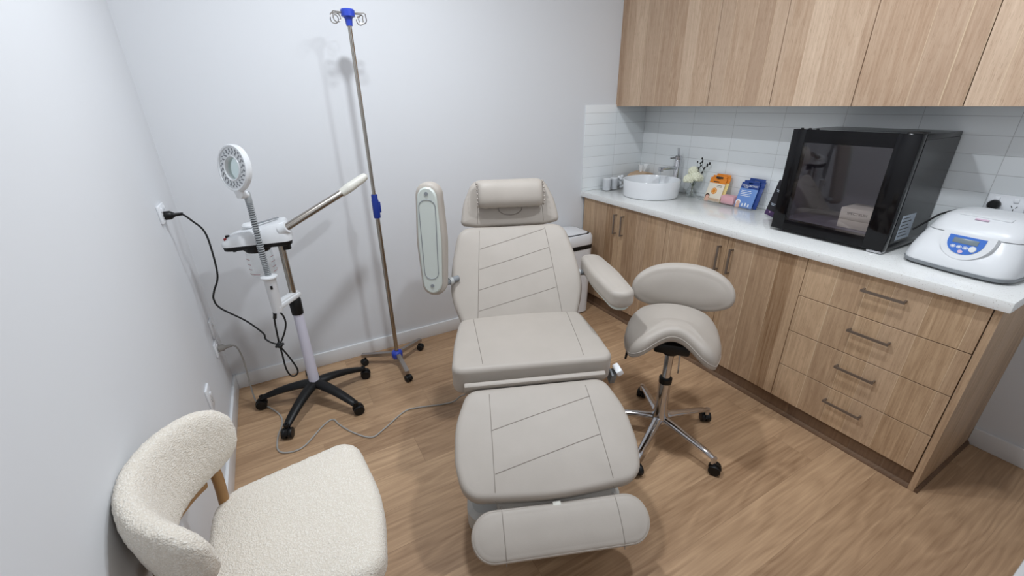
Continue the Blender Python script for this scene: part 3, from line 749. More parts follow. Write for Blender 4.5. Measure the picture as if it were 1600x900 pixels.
mb.tube([RX @ Vector((0, -.09, 0)), RX @ Vector((0, -.108, 0)), fine[-1]+Vector((.0, 0, -.012))], [.02, .018, .0155], 'white_plastic', 16)
lr = mb.build('lamp_ring', None, FS, label='white ring magnifier head')
mb = MB(); mb.lathe([(0, .004), (.030, .003), (.0455, 0), (.0455, -.004), (.030, -.006), (0, -.007)], 'lens_glass', 40, RX); mb.build('lens', None, lr, label='clear magnifying lens')
mb = MB()
for rr, n, o in ((.059, 18, 0), (.067, 21, .1), (.075, 24, .05)):
    for k in range(n):
        a = 2*PI*k/n+o
        mb.box(-.0042, .0042, -.0026, .0026, .0085, .0102, 'grey_plastic', X=RX @ Matrix.Rotation(a, 4, 'Z') @ Matrix.Translation((rr, 0, 0)) @ Matrix.Rotation(.7, 4, 'Z'))
mb.build('lamp_grille', None, lr, label='perforated lamp grille around the lens')
# steamer head
HD = Matrix.Translation((-.088, .0, .962)) @ Matrix.Rotation(math.radians(-3), 4, 'Z')
def head_ring(z, x0, x1, w0, w1, r=.03):
    return [(x, y, z) for x, y in resample(rounded([(x0, -w0, r), (x1, -w1, r), (x1, w1, r), (x0, w0, r)], 6), 56)]
mb = MB(); mb.loft([head_ring(-.022, -.135, .135, .05, .075), head_ring(-.02, -.14, .14, .053, .08), head_ring(-.002, -.142, .143, .055, .083)], 'black_plastic', HD)
mb.lathe([(0, -.045), (.05, -.045), (.062, -.03), (.064, -.015), (0, -.015)], 'black_plastic', 32, HD @ Matrix.Translation((-.01, -.005, 0)))
mb.cyl((.105, .01, -.06), (.105, .01, -.02), .024, 'black_plastic', 20, X=HD); mb.cyl((-.1, -.03, -.03), (-.1, -.03, -.02), .008, 'black_plastic', 10, X=HD)
hb = mb.build('head_base', None, FS, label='black underside of the steamer head')
mb = MB()
def hr2(z, x0, x1, w0, w1, zt0, r=.03):
    return [(x, y, z+(zt0*(1-(x-x0)/(x1-x0)))) for x, y in resample(rounded([(x0, -w0, r), (x1, -w1, r), (x1, w1, r), (x0, w0, r)], 6), 56)]
rg = [head_ring(-.001, -.144, .145, .056, .084), head_ring(.012, -.145, .145, .056, .084), hr2(.045, -.138, .142, .053, .080, -.022), hr2(.075, -.118, .138, .048, .072, -.040), hr2(.088, -.09, .130, .042, .062, -.042)]
mb.loft(rg, 'white_plastic', HD)
mb.tube([HD @ Vector((.105, -.05, .05)), HD @ Vector((.135, -.062, .062))], [.030, .026], 'white_plastic', 18)
hd = mb.build('head_shell', None, FS, label='white steamer head shell')
mb = MB(); mb.lathe([(0, .075), (.020, .075), (.022, .083), (.034, .088), (.036, .096), (.03, .102), (0, .104)], 'white_plastic', 28, HD @ Matrix.Translation((-.02, .035, -.025))); mb.build('filler_cap', None, FS, label='white round filler cap')
mb = MB(); mb.box(-.05, .05, -.010, .010, 0, .003, 'grey_plastic', .001, X=frame(HD @ Vector((.055, .02, .083)), (1, .25, .13), (-.25, 1, 0))); mb.build('vent_slot', None, FS, label='grey vent slot')
for i, (x, y, m_) in enumerate(((-.115, -.01, 'black_plastic'), (-.095, .012, 'red_mark'), (-.123, -.035, 'red_mark'))):
    mb = MB(); mb.lathe([(0, 0), (.010 if i == 0 else .006, 0), (.009 if i == 0 else .0055, .016 if i == 0 else .010), (0, .017 if i == 0 else .011)], m_, 18, HD @ Matrix.Translation((x, y, .028))); mb.build('knob', None, FS, label='black control knob' if i == 0 else 'small red control button')
mb = MB(); Jx = HD @ Matrix.Translation((-.01, -.005, 0))
mb.lathe([(.050, -.04), (.055, -.05), (.058, -.10), (.056, -.155), (.045, -.170), (0, -.172)], 'clear_glass', 36, Jx)
for z in (-.075, -.10, -.125, -.148):
    for s0 in (.2, -2.0): mb.lathe([(.0583, z), (.0583, z+.0022)], 'red_mark', 10, Jx, a0=s0-.9, a1=s0-.9+(.55 if z > -.14 else 1.1))
jar = mb.build('water_jar', None, FS, label='clear glass water jar with red marks')
mb = MB(); mb.tube([Jx @ Vector(p) for p in ((.012, .01, -.045), (.012, .01, -.15))], .011, 'steel', 14); mb.build('heating_tube', None, jar, label='metal heating tube inside the jar')
mb = MB(); a0 = HD @ Vector((.125, -.060, .058)); a1 = Vector((.43, .02, .190+.958+.01)); a1 = Vector((.318, .02, 1.138)); a2 = Vector((.462, .045, 1.212))
mb.tube([a0, a1], .0172, 'steel', 20)
arm = mb.build('steam_arm', None, FS, label='chrome steam arm')
d = (a2-a1).normalized(); mb = MB()
nz_ = [a1-d*.004, a1, a1+d*.03, a1+d*.032, a1+d*.05, a1+d*.085, a1+d*.125, a1+d*.148, a1+d*.158]
mb.tube(nz_, [.019, .021, .0225, .0235, .0235, .022, .021, .017, .004], 'warm_plastic', 20)
mb.build('nozzle', None, arm, label='cream plastic steam nozzle')

# black mains lead of the steamer
pc = thing('power_cord', 'black power cord from the upper left socket to the steamer, tied in a loop', 'cord', (0, -.36, 1.13), world=True)
lead = [(.052, -.345, 1.118), (.073, -.348, 1.116), (.10, -.36, 1.087), (.13, -.36, 1.039), (.137, -.36, .964), (.129, -.36, .825), (.097, -.36, .751), (.086, -.362, .711), (.102, -.365, .662), (.187, -.38, .578), (.245, -.42, .512), (.249, -.43, .484), (.268, -.447, .467), (.301, -.465, .451)]
mb = MB(); mb.tube(spline(lead, 8), .0042, 'black_rubber', 8); 
mb.tube(spline([(.317, -.474, .640), (.309, -.47, .568), (.305, -.468, .490), (.303, -.466, .451), (.304, -.468, .40), (.304, -.468, .31), (.318, -.468, .262), (.343, -.468, .260), (.352, -.468, .293), (.332, -.468, .367), (.312, -.468, .422), (.303, -.47, .451), (.320, -.470, .478), (.341, -.472, .52), (.354, -.474, .565), (.351, -.474, .605), (.338, -.474, .628), (.324, -.474, .636)], 8), .0042, 'black_rubber', 8)
mb.build('cable', None, pc)
mb = MB(); mb.cyl((.320, -.476, .626), (.314, -.473, .600), .008, 'black_rubber', 12); mb.build('strain_relief', None, pc)
mb = MB(); mb.ellipsoid((.303, -.468, .451), (.016, .012, .017), 'black_rubber', 14, 10); mb.tube([(.287, -.468, .446), (.303, -.480, .450), (.322, -.468, .455)], .007, 'black_rubber', 8); mb.build('tie', None, pc, label='black knot tying the spare cable')
mb = MB(); mb.lathe([(0, .011), (.019, .011), (.019, .03), (.014, .038), (.008, .046), (.0065, .075), (0, .075)], 'black_plastic', 18, Matrix.Translation((0, -.345, 1.118)) @ Matrix.Rotation(PI/2, 4, 'Y')); mb.build('plug', None, pc, label='black mains plug')

# ------------------------------------------------------------------ wall sockets
def socket(loc, face, label, w=.115, h=.073, gang=2, holes=True):
    ex = {'x+': (0, 1, 0), 'x-': (0, -1, 0)}[face]
    X = frame(loc, ex, (0, 0, 1))
    t_ = thing('wall_socket', label, 'socket', loc, world=True)
    MB().box(-w/2, w/2, -h/2, h/2, 0, .010, 'socket_plastic', .003, X=X).build('plate', None, t_)
    for k in range(gang):
        sx = 0 if gang == 1 else (-1 if k == 0 else 1)*w*.24
        mb = MB(); mb.box(sx-.008, sx+.008, .010, .026, .0095, .015, 'socket_plastic', .002, X=X); mb.build('switch', None, t_, label='small rocker switch')
        if holes:
            mb = MB()
            for px, py, an in ((-.007, -.008, .5), (.007, -.008, -.5), (0, -.021, 0)):
                mb.box(-.0012, .0012, -.0045, .0045, .0098, .0105, 'dark_ink', X=X @ Matrix.Translation((sx+px, py, 0)) @ Matrix.Rotation(an, 4, 'Z'))
            mb.build('socket_holes', None, t_, label='dark three-pin slots')
socket((0, -.345, 1.13), 'x+', 'white double wall socket highest on the left wall with the black plug in it')
socket((0, -.140, .475), 'x+', 'small white wall plate between the upper socket and the low grey-plug socket', w=.07, h=.10, gang=1, holes=False)
socket((0, -.185, .385), 'x+', 'white wall socket low on the left wall with the grey plug in it')
socket((0, -.655, .375), 'x+', 'white wall socket low on the left wall just above the back of the cream chair', w=.075, h=.11, gang=1)
socket((XR-.008, -2.095, 1.118), 'x-', 'white double socket on the tiles behind the centrifuge', w=.118, h=.074)

# grey mains lead of the treatment chair
gc = thing('power_cord', 'thin grey power cord snaking across the floor from the low socket to the treatment chair', 'cord', (.1, -.2, 0), world=True)
r_ = .0042
gl = [(.062, -.185, .372), (.08, -.188, .37), (.095, -.195, .345), (.103, -.20, .27), (.100, -.205, .15), (.100, -.215, .05), (.115, -.25, .008), (.163, -.30, r_), (.213, -.401, r_), (.221, -.486, r_), (.198, -.575, r_), (.192, -.678, r_), (.230, -.725, r_), (.305, -.722, r_), (.407, -.612, r_), (.459, -.588, r_), (.482, -.645, r_), (.53, -.738, r_), (.606, -.826, r_), (.676, -.80, r_), (.802, -.722, r_), (.873, -.723, r_), (1.0, -.765, r_), (1.07, -.785, .012), (1.10, -.81, .05), (1.115, -.845, .08)]
MB().tube(spline(gl, 8), r_, 'cord_grey', 8).build('cable', None, gc)
mb = MB(); mb.lathe([(0, .011), (.018, .011), (.018, .032), (.010, .044), (.007, .07), (0, .07)], 'cord_grey', 18, Matrix.Translation((0, -.185, .372)) @ Matrix.Rotation(PI/2, 4, 'Y')); mb.build('plug', None, gc, label='grey mains plug')

# ------------------------------------------------------------------ drip stand
IV = thing('drip_stand', 'tall steel drip stand with blue fittings on a three-leg wheeled base by the back wall', 'drip stand', (.910, -.236, 0), 0)
for k, (a, r) in enumerate(((151, .215), (30, .205), (270, .215))):
    R = Matrix.Rotation(math.radians(a), 4, 'Z'); mb = MB()
    mb.loft([[(x, y, z+dz) for y, dz in ((-.0125, 0), (.0125, 0), (.0125, .022), (-.0125, .022))] for x, z in ((.02, .068), (r+.012, .056))], 'brushed_steel', R)
    lg = mb.build('leg', None, IV, label='flat steel leg')
    mb = MB(); caster_bm(mb, .021, .018, R @ Matrix.Translation((r-.008, 0, 0)), yaw=[.8, -1.2, .3][k], m='black_rubber'); mb.build('caster', None, lg, label='black caster')
mb = MB(); mb.lathe([(0, .052), (.030, .052), (.034, .058), (.034, .088), (.028, .096), (.02, .10), (0, .10)], 'blue_plastic', 28); mb.build('hub', None, IV, label='blue plastic base hub')
mb = MB(); mb.cyl((0, 0, .09), (0, 0, .99), .0125, 'steel'); mb.build('lower_pole', None, IV, label='steel lower pole')
mb = MB(); mb.cyl((0, 0, .98), (0, 0, 1.915), .0095, 'steel'); mb.build('upper_pole', None, IV, label='thinner steel upper pole')
mb = MB(); mb.lathe([(0, .962), (.018, .962), (.019, .97), (.0185, 1.06), (.0165, 1.066), (.0165, 1.086), (.014, 1.092), (0, 1.092)], 'dark_blue_plastic', 24); mb.box(.012, .026, -.009, .009, .99, 1.05, 'dark_blue_plastic', .003); mb.build('height_clamp', None, IV, label='blue height clamp')
mb = MB(); mb.lathe([(0, 1.878), (.014, 1.878), (.017, 1.905), (.021, 1.912), (.031, 1.916), (.032, 1.94), (.028, 1.945), (0, 1.946)], 'blue_plastic', 24); mb.build('top_hub', None, IV, label='blue top hub')
for a in (20, 160, 200, 340):
    mb = MB(); R = Matrix.Rotation(math.radians(a), 4, 'Z')
    pts = [(.02, 0, 1.93), (.045, 0, 1.93), (.072, 0, 1.93), (.078, 0, 1.926), (.078, .004, 1.918)]
    pts += [(.062+.018*math.cos(t), .006, 1.905+.018*math.sin(t)) for t in [0.4-k*.5 for k in range(11)]]
    mb.tube(pts, .0022, 'steel', 8, X=R); mb.build('hook', None, IV, label='steel ram-horn hook')

# ------------------------------------------------------------------ cream boucle chair
BC = thing('boucle_chair', 'cream boucle chair with curved backrest and oak legs, near the left wall', 'chair', (.28, -1.605, 0), math.radians(-2))
def fuzz(me_obj, amp=.0035, sc=150):
    me = me_obj.data
    nr = [v.normal.copy() for v in me.vertices]
    for v, n_ in zip(me.vertices, nr):
        p = v.co*sc; d = noise.noise(p)*.6+noise.noise(p*2.1+Vector((7, 3, 1)))*.4
        v.co += n_*(amp*d)
out = rounded([(-.20, -.17, .10), (.21, -.245, .075), (.256, .0, .6), (.215, .305, .07), (-.20, .215, .10)], 10)
mb = MB(); cu = Cushion(out, .085, .035, .012, lambda p: Vector((p.x, p.y, p.z+.385-.01*(p.x/.2))), n=300, bot=.02); cu.make(mb, 'boucle', inner=60)
o = mb.build('seat', None, BC, sharp=80, label='cream boucle seat pad'); fuzz(o, .0022, 210)
# curved backrest: arc about a point in front of the back
mb = MB(); rings = []; NS = 150; NC = 56; RA = .236; cx_ = -.010
for i in range(NS+1):
    u = -1+2*i/NS; th = u*math.radians(69); e = max(.0, 1-abs(u)**7)**.5
    c_ = Vector((cx_-RA*math.cos(th), RA*1.03*math.sin(th), 0)); rad = Vector((-math.cos(th), math.sin(th), 0))
    hgt = (.105-.010*abs(u)**2)*(.05+.95*e); thk = .034*(.05+.95*e); zc = .699-.008*u*u-.008*u
    rr = []
    for k in range(NC):
        a = 2*PI*k/NC; ca, sa = math.cos(a), math.sin(a)
        zz = hgt*math.copysign(abs(sa)**.75, sa); tt = thk*math.copysign(abs(ca)**.75, ca)
        rr.append(c_+rad*(tt+.10*zz)+Vector((0, 0, zc+zz)))
    rings.append(rr)
mb.loft(rings, 'boucle'); o = mb.build('backrest', None, BC, sharp=80, label='cream boucle curved backrest'); fuzz(o)
for sx, sy in ((1, 1), (1, -1), (-1, 1), (-1, -1)):
    mb = MB()
    if sx > 0: path = [(.205, sy*.205, 0), (.185, sy*.19, .25), (.175, sy*.18, .39)]; rs = [.013, .019, .021]
    else: path = [(-.262, sy*.185, 0), (-.205, sy*.182, .25), (-.175, sy*.18, .42), (-.165, sy*.185, .54), (-.168, sy*.188, .62)]; rs = [.013, .018, .021, .018, .015]
    mb.tube(spline(path, 6), [rs[0]+(rs[-1]-rs[0])*i/((len(path)-1)*6) for i in range((len(path)-1)*6+1)], 'oak_leg', 14); mb.build('leg', None, BC, label='oak leg')
arc = [(cx_-(RA+.013)*math.cos(t_), (RA+.013)*1.03*math.sin(t_), .572) for t_ in [math.radians(-50+92*k/24) for k in range(25)]]
mb = MB(); mb.tube(arc, .020, 'oak_leg', 12, flat=(1.3, .75)); mb.build('back_rail', None, BC, label='curved oak rail under the backrest')
mb = MB(); mb.tube([(-.17, -.17, .375), (-.17, .17, .375)], .016, 'oak_leg', 12)
mb.tube([(.18, -.18, .375), (.18, .18, .375)], .014, 'oak_leg', 12)
for sy in (-1, 1): mb.tube([(-.17, sy*.17, .375), (.18, sy*.185, .375)], .014, 'oak_leg', 12)
mb.build('seat_rail', None, BC, label='oak rail frame under the seat')

# ------------------------------------------------------------------ waste bin
BN = thing('waste_bin', 'white waste bin with black rim between the treatment chair and the cabinets', 'bin', (2.305, -.155, 0))
def rr_(h, r): return rounded([(-h, -h, r), (h, -h, r), (h, h, r), (-h, h, r)], 8)
mb = MB(); mb.loft([[(p[0], p[1], z) for p in resample(rr_(h, .05), 60)] for h, z in ((.105, 0), (.125, .015), (.132, .54))], 'bin_white'); mb.build('body', None, BN)
mb = MB(); mb.loft([[(p[0], p[1], z) for p in resample(rr_(h, .05), 60)] for h, z in ((.134, .538), (.135, .560), (.134, .568))], 'black_plastic'); mb.build('rim', None, BN, label='black rim band')
mb = MB(); mb.loft([[(p[0], p[1], z) for p in resample(rr_(h, .05), 60)] for h, z in ((.133, .566), (.136, .575), (.134, .625), (.126, .643), (.118, .646))], 'bin_white'); ld = mb.build('lid', None, BN)
mb = MB(); mb.loft([[(p[0], p[1], z) for p in resample(rr_(h, .045), 60)] for h, z in ((.116, .644), (.116, .649), (.104, .650))], 'black_plastic'); mb.build('lid_gasket', None, ld, label='black line around the lid flap')
mb = MB(); mb.loft([[(p[0], p[1], z) for p in resample(rr_(h, .045), 60)] for h, z in ((.106, .646), (.106, .652), (.08, .657))], 'bin_white'); mb.build('lid_flap', None, ld)

# ------------------------------------------------------------------ things on the bench
Z0 = .9002
BS = thing('basin', 'round white ceramic vessel basin on the bench near the back wall', 'basin', (2.83, -.405, Z0))
mb = MB(); mb.lathe([(0, 0), (.180, 0), (.189, .004), (.193, .013), (.198, .115), (.196, .119), (.192, .119), (.189, .115), (.178, .03), (.16, .018), (.03, .012), (0, .012)], 'basin_ceramic', 72); mb.build('bowl', None, BS)
mb = MB(); mb.lathe([(0, .0185), (.02, .0185), (.022, .0125), (.022, .011)], 'chrome', 24); mb.build('drain', None, BS, label='chrome drain')
TP = thing('tap', 'tall chrome mixer tap behind the round basin', 'tap', (3.045, -.435, Z0))
mb = MB(); mb.lathe([(0, 0), (.030, 0), (.030, .006), (.0235, .008), (.0235, .235), (.021, .24), (0, .24)], 'chrome', 28); mb.build('body', None, TP)
sd = Vector((-1, .10, 0)).normalized()
mb = MB(); X = frame((0, 0, .185), sd, (-sd.y, sd.x, 0)); mb.box(.0, .165, -.016, .016, -.011, .011, 'chrome', .004, X=X); mb.box(.138, .163, -.012, .012, -.022, -.010, 'chrome', .003, X=X); mb.build('spout', None, TP)
mb = MB(); mb.lathe([(0, .24), (.024, .24), (.025, .262), (.02, .268), (0, .268)], 'chrome', 24); mb.box(-.02, .055, -.009, .009, -.004, .004, 'chrome', .002, X=frame((0, 0, .268), (-.25, -.02, 1), (0, 1, 0)))
mb.cyl((-.02, .01, .252), (-.055, .025, .25), .006, 'chrome', 12); mb.build('lever', None, TP)
mb = MB(); w0 = Vector((0, 0, .163))+sd*.150; mb.tube([w0, w0+Vector((-.002, 0, -.06)), w0+Vector((-.003, 0, -.135))], [.0045, .004, .0035], 'water', 10); mb.build('water_stream', None, TP, label='thin stream of water from the spout')

# cotton holder and tissues
hx, hy = 2.765, -.085
OR = thing('cotton_holder', 'clear acrylic three-compartment cotton holder left of the basin', 'holder', (hx, hy, Z0))
mb = MB(); L2 = .105; W2 = .036; t2 = .0015; h2 = .085
mb.box(-L2, L2, -W2, W2, 0, .004, 'clear_acrylic'); mb.box(-L2, L2, -W2, -W2+t2, .004, h2, 'clear_acrylic'); mb.box(-L2, L2, W2-t2, W2, .004, h2, 'clear_acrylic')
for x in (-L2, -L2/3, L2/3, L2-t2): mb.box(x, x+t2, -W2+t2, W2-t2, .004, h2, 'clear_acrylic')
mb.build('tray', None, OR)
for k, (x, lab) in enumerate(((hx-.070, 'leftmost roll of white cotton pads in the clear holder'), (hx, 'middle roll of white cotton pads in the clear holder'))):
    mb = MB(); prof = [(0, 0)]
    for j in range(14): prof += [(.026, j*.0062), (.0295, j*.0062+.0016), (.0295, j*.0062+.0046), (.026, j*.0062+.0062)]
    prof.append((0, .0875)); mb.lathe(prof, 'cotton', 28)
    o = mb.build('cotton_pads', None); o.location = (x, hy, Z0+.0045); tag(o, lab, 'cotton pads', 'rolls of cotton pads')
mb = MB()
for j in range(16): mb.ellipsoid((random.uniform(-.022, .022), random.uniform(-.022, .022), .012+j*.0052), (.013, .013, .012), 'cotton', 10, 8)
o = mb.build('cotton_balls', None); o.location = (hx+.070, hy, Z0+.0045); tag(o, 'heap of white cotton balls in the right compartment of the clear holder', 'cotton'); o['kind'] = 'stuff'
TB = thing('tissue_box', 'tan tissue box with a white tissue pulled up, in the corner behind the basin', 'tissue box', (3.005, -.115, Z0))
mb = MB(); mb.prism(rounded([(-.10, .0, .006), (.095, .0, .006), (.088, .105, .012), (.02, .122, .02), (-.055, .108, .02), (-.098, .075, .012)], 5), -.06, .06, 'tan_card', X=Matrix.Rotation(PI/2, 4, 'X'), bev=.004)
mb.lathe([(0, 0), (.005, 0), (.005, .003), (0, .003)], 'dark_ink', 12, Matrix.Translation((-.055, -.0605, .09)) @ Matrix.Rotation(PI/2, 4, 'X')); mb.build('box', None, TB)
mb = MB(); verts = []; faces = []; nu, nv = 22, 12
for i in range(nu+1):
    for j in range(nv+1):
        u = i/nu; v = j/nv; w = .026+.03*v
        x = (u-.5)*2*w; y = .010*math.sin(u*13)*(.3+v)-.01*v; z = .112+.062*v*(1-.35*(u-.3)**2)+.008*math.sin(u*9+1)*v
        verts.append((x-.0+.02, y, z))
for i in range(nu):
    for j in range(nv): a = i*(nv+1)+j; faces.append([a, a+nv+1, a+nv+2, a+1])
verts2 = [(v[0], v[1]+.0015, v[2]) for v in verts]; n0 = len(verts)
allf = faces+[[k+n0 for k in f][::-1] for f in faces]
mb.add(verts+verts2, allf, 'tissue'); mb.build('tissue', None, TB, sharp=180, label='white crumpled tissue')

# vase with flowers
VX, VY = 3.03, -.602
VS = thing('vase', 'small clear round glass vase right of the tap', 'vase', (VX, VY, Z0))
mb = MB(); mb.lathe([(0, 0), (.022, 0), (.034, .012), (.039, .034), (.034, .056), (.022, .070), (.019, .078), (.023, .088), (.0215, .088), (.0175, .078), (.0205, .069), (.032, .055), (.037, .034), (.032, .013), (.02, .003), (0, .003)], 'clear_glass', 36); mb.build('glass', None, VS)
mb = MB(); mb.lathe([(0, .005), (.02, .005), (.031, .014), (.0355, .032), (0, .033)], 'water', 28); mb.build('water_fill', None, VS, label='water in the vase')
fl = [((-.038, .012, .125), .038, 'lowest cream flower on the left of the vase'), ((.002, -.012, .138), .043, 'large cream flower in the front middle of the vase'), ((.014, .020, .172), .040, 'upper cream flower in the vase'), ((.03, -.02, .13), .032, 'small cream flower at the right of the vase')]
for k, (p, r, lab) in enumerate(fl):
    f = thing('flower', lab, 'flower', (VX, VY, Z0), group='cream flowers in the vase')
    mb = MB(); random.seed(50+k)
    for j in range(46):
        th = j*2.39996; ph = math.acos(1-1.5*(j+.5)/46); d = Vector((math.sin(ph)*math.cos(th), math.sin(ph)*math.sin(th), math.cos(ph)))
        c = Vector(p)+d*r*.68; X = frame(c, d.orthogonal(), d.cross(d.orthogonal()))
        mb.ellipsoid((0, 0, 0), (r*.30*random.uniform(.8, 1.2), r*.24, r*.30), 'petal', 8, 6, X=X @ Matrix.Rotation(random.uniform(0, 3), 4, 'Z'))
    mb.ellipsoid(p, (r*.7, r*.7, r*.6), 'petal', 12, 8)
    mb.build('blossom', None, f)
    mb = MB(); mb.tube(spline([(p[0]*.9, p[1]*.9, p[2]-r*.3), (p[0]*.2, p[1]*.2, .083), (-p[0]*.35+.004*k-.006, -p[1]*.5, .012)], 6), .0018, 'stem', 8); mb.build('stem', None, f)
for k, (dx, dy, top, lab) in enumerate(((.022, -.03, .262, 'tall dark budded twig in the middle of the vase'), (.045, -.075, .235, 'dark budded twig leaning right out of the vase'))):
    tw = thing('twig', lab, 'twig', (VX, VY, Z0), group='dark twigs in the vase')
    mb = MB(); pth = spline([(-.008+k*.006, .004, .014), (.0, .0, .083), (dx*.45, dy*.45, .16), (dx*.8, dy*.8, .215), (dx*1.1, dy*1.0, top)], 6); mb.tube(pth, .0015, 'twig', 6)
    mb.tube(spline([pth[15], pth[15]+Vector((.004, .02, .022)), pth[15]+Vector((.004, .022, .05))], 5), .0012, 'twig', 6); mb.build('stem', None, tw)
    for q, j in enumerate((13, 16, 18, 20, 22, 24)): MB().ellipsoid(pth[j]+Vector((0, (.005 if q % 2 else -.005), .003)), (.0058, .0058, .0078), 'twig', 8, 6).build('bud', None, tw)
    MB().ellipsoid(pth[15]+Vector((.004, .022, .05)), (.005, .005, .007), 'twig', 8, 6).build('bud', None, tw)

# sachet stand
SX = 3.005
tr = thing('sachet_stand', 'clear acrylic stand on the bench holding orange and blue sachets', 'stand', (SX, -.88, Z0))
mb = MB(); mb.box(-.005, .085, -.20, .20, 0, .003, 'clear_acrylic'); mb.box(-.005, -.0025, -.20, .20, .003, .022, 'clear_acrylic')
for y in (-.2, -.075, .065, .1985): mb.box(-.0025, .085, y, y+.0015, .003, .022, 'clear_acrylic')
mb.build('tray', None, tr)
lean = Vector((.052, 0, .17)).normalized()
def sachet(name, y, dx, h, w, mat_top, mat_low, label, kind, face=True):
    """flat printed pouch leaning back; local X plane: x along -y world (left to right in the photo), y up the pouch"""
    base = Vector((SX+.010+dx, y, Z0+.004)); X = frame(base, (0, -1, 0), lean)
    o = thing(name, label, 'sachet', base, world=True, group='skin mask sachets on the clear stand')
    mb = MB(); T = .0035
    mb.box(-w/2, w/2, 0, h*.70, -T, 0, mat_low, .001, X=X); mb.box(-w/2, w/2, h*.70, h*.86, -T, 0, mat_top, .001, X=X)
    for a, b in ((-w/2, -.014), (.014, w/2)): mb.box(a, b, h*.86, h*.92, -T, 0, mat_top, X=X)
    mb.box(-w/2+.012, w/2-.006, h*.92, h, -T, 0, mat_top, .001, X=X)
    mb.build('pouch', None, o)
    if not face: return
    mb = MB(); zf = .0004
    F = X @ Matrix.Translation((0, 0, zf))
    if kind == 'o':
        mb.box(-.022, .03, h*.885, h*.96, 0, .0006, 'dark_ink', X=F); mb.box(-.03, .012, h*.74, h*.775, 0, .0004, 'dark_ink', X=F)
        mb.lathe([(0, .0004), (.020, .0004), (.021, 0)], 'pack_orange', 24, F @ Matrix.Translation((-.004, h*.40, 0)))
        mb.lathe([(0, .0006), (.016, .0006)], 'pack_yellow', 24, F @ Matrix.Translation((-.004, h*.40, 0)))
        mb.lathe([(.0, .0008), (.012, .0008)], 'pack_orange', 24, F @ Matrix.Translation((-.004, h*.40, 0)))
        for q in range(2): mb.box(.005, .042, h*(.61-q*.05), h*(.625-q*.05), 0, .0004, 'dark_ink', X=F)
        mb.box(-w/2+.003, w/2-.003, h*.02, h*.12, 0, .0003, 'tan_card', X=F)
    else:
        text_mesh(mb, 'HYALURONIC', .0165, F @ Matrix.Translation((0, h*.80, .0003)), 'white_ink')
        text_mesh(mb, 'ACID', .012, F @ Matrix.Translation((-.022, h*.735, .0003)), 'white_ink')
        for q in range(4): mb.box(-.045, .02+.006*(q % 2), h*(.60-q*.06), h*(.618-q*.06), 0, .0003, 'white_ink', X=F)
        for q in range(3): mb.box(-.012+q*.02, -.003+q*.02, h*.05, h*(.15+.03*(q % 2)), 0, .0004, 'white_ink', X=F)
    mb.build('print', None, o, label='printed front'); mb = MB()
    # small printed portrait: hair, face, shoulders
    P = F @ Matrix.Translation((-w/2+.020, h*.155, 0))
    mb.lathe([(0, .0004), (.0165, .0004)], 'hair_dark' if kind == 'o' else 'white_ink', 20, P @ Matrix.Translation((-.001, .004, 0)))
    mb.lathe([(0, .0006), (.012, .0006)], 'skin_tone', 20, P)
    mb.box(-.012, .014, -.030, -.010, .0, .0005, 'skin_tone', X=P)
    mb.build('portrait', None, o, label='small printed portrait')
sachet('sachet', -.795, .012, .182, .122, 'pack_orange', 'pack_yellow', 'orange and cream sachet behind the other orange one, mostly hidden', 'o', False)
sachet('sachet', -.778, .0, .172, .120, 'pack_orange', 'pack_pale', 'orange and cream sachet with an orange slice, at the front left of the stand', 'o')
sachet('sachet', -1.030, .012, .184, .120, 'pack_blue', 'pack_blue', 'dark blue sachet behind the other blue one, mostly hidden', 'b', False)
sachet('sachet', -1.007, .0, .170, .118, 'pack_blue', 'pack_light_blue', 'light blue sachet with white lettering at the front right of the stand', 'b')
mb = MB(); mb.box(-.03, .03, -.048, .048, 0, .055, 'pink_foam', .010); o = mb.build('sponge_pack', None); o.location = (3.042, -.893, Z0+.0035); o.rotation_euler = (0, .0, 0); tag(o, 'pink sponge pack between the orange and blue sachets', 'sponge')

bb = thing('slim_carton', 'slim black carton leaning against the left side of the fridge', 'carton', (2.955, -1.222, Z0))
BX = Matrix.Translation((0, -.03, .005)) @ Matrix.Rotation(math.radians(12), 4, 'X')
mb = MB(); mb.box(-.022, .022, 0, .052, .03, .205, 'box_black', .001, X=BX); mb.box(-.022, .022, 0, .052, 0, .03, 'box_purple', .001, X=BX); mb.build('box', None, bb)
mb = MB()
for z, w in ((.15, .03), (.142, .022), (.07, .026), (.062, .018)): mb.box(-.0226, -.0221, .026-w/2, .026+w/2, z, z+.004, 'label_grey', X=BX)
mb.lathe([(0, .0226), (.004, .0226)], 'pinkish', 12, BX @ Matrix.Translation((0, .026, .022)) @ Matrix.Rotation(-PI/2, 4, 'Y')); mb.build('print', None, bb, label='pale printing on the carton')

# mini fridge: local +x = out of the door? (-x world is front)
FR = thing('mini_fridge', 'black glass-door mini fridge standing on the bench', 'fridge', (2.70, -1.632, Z0), 0)
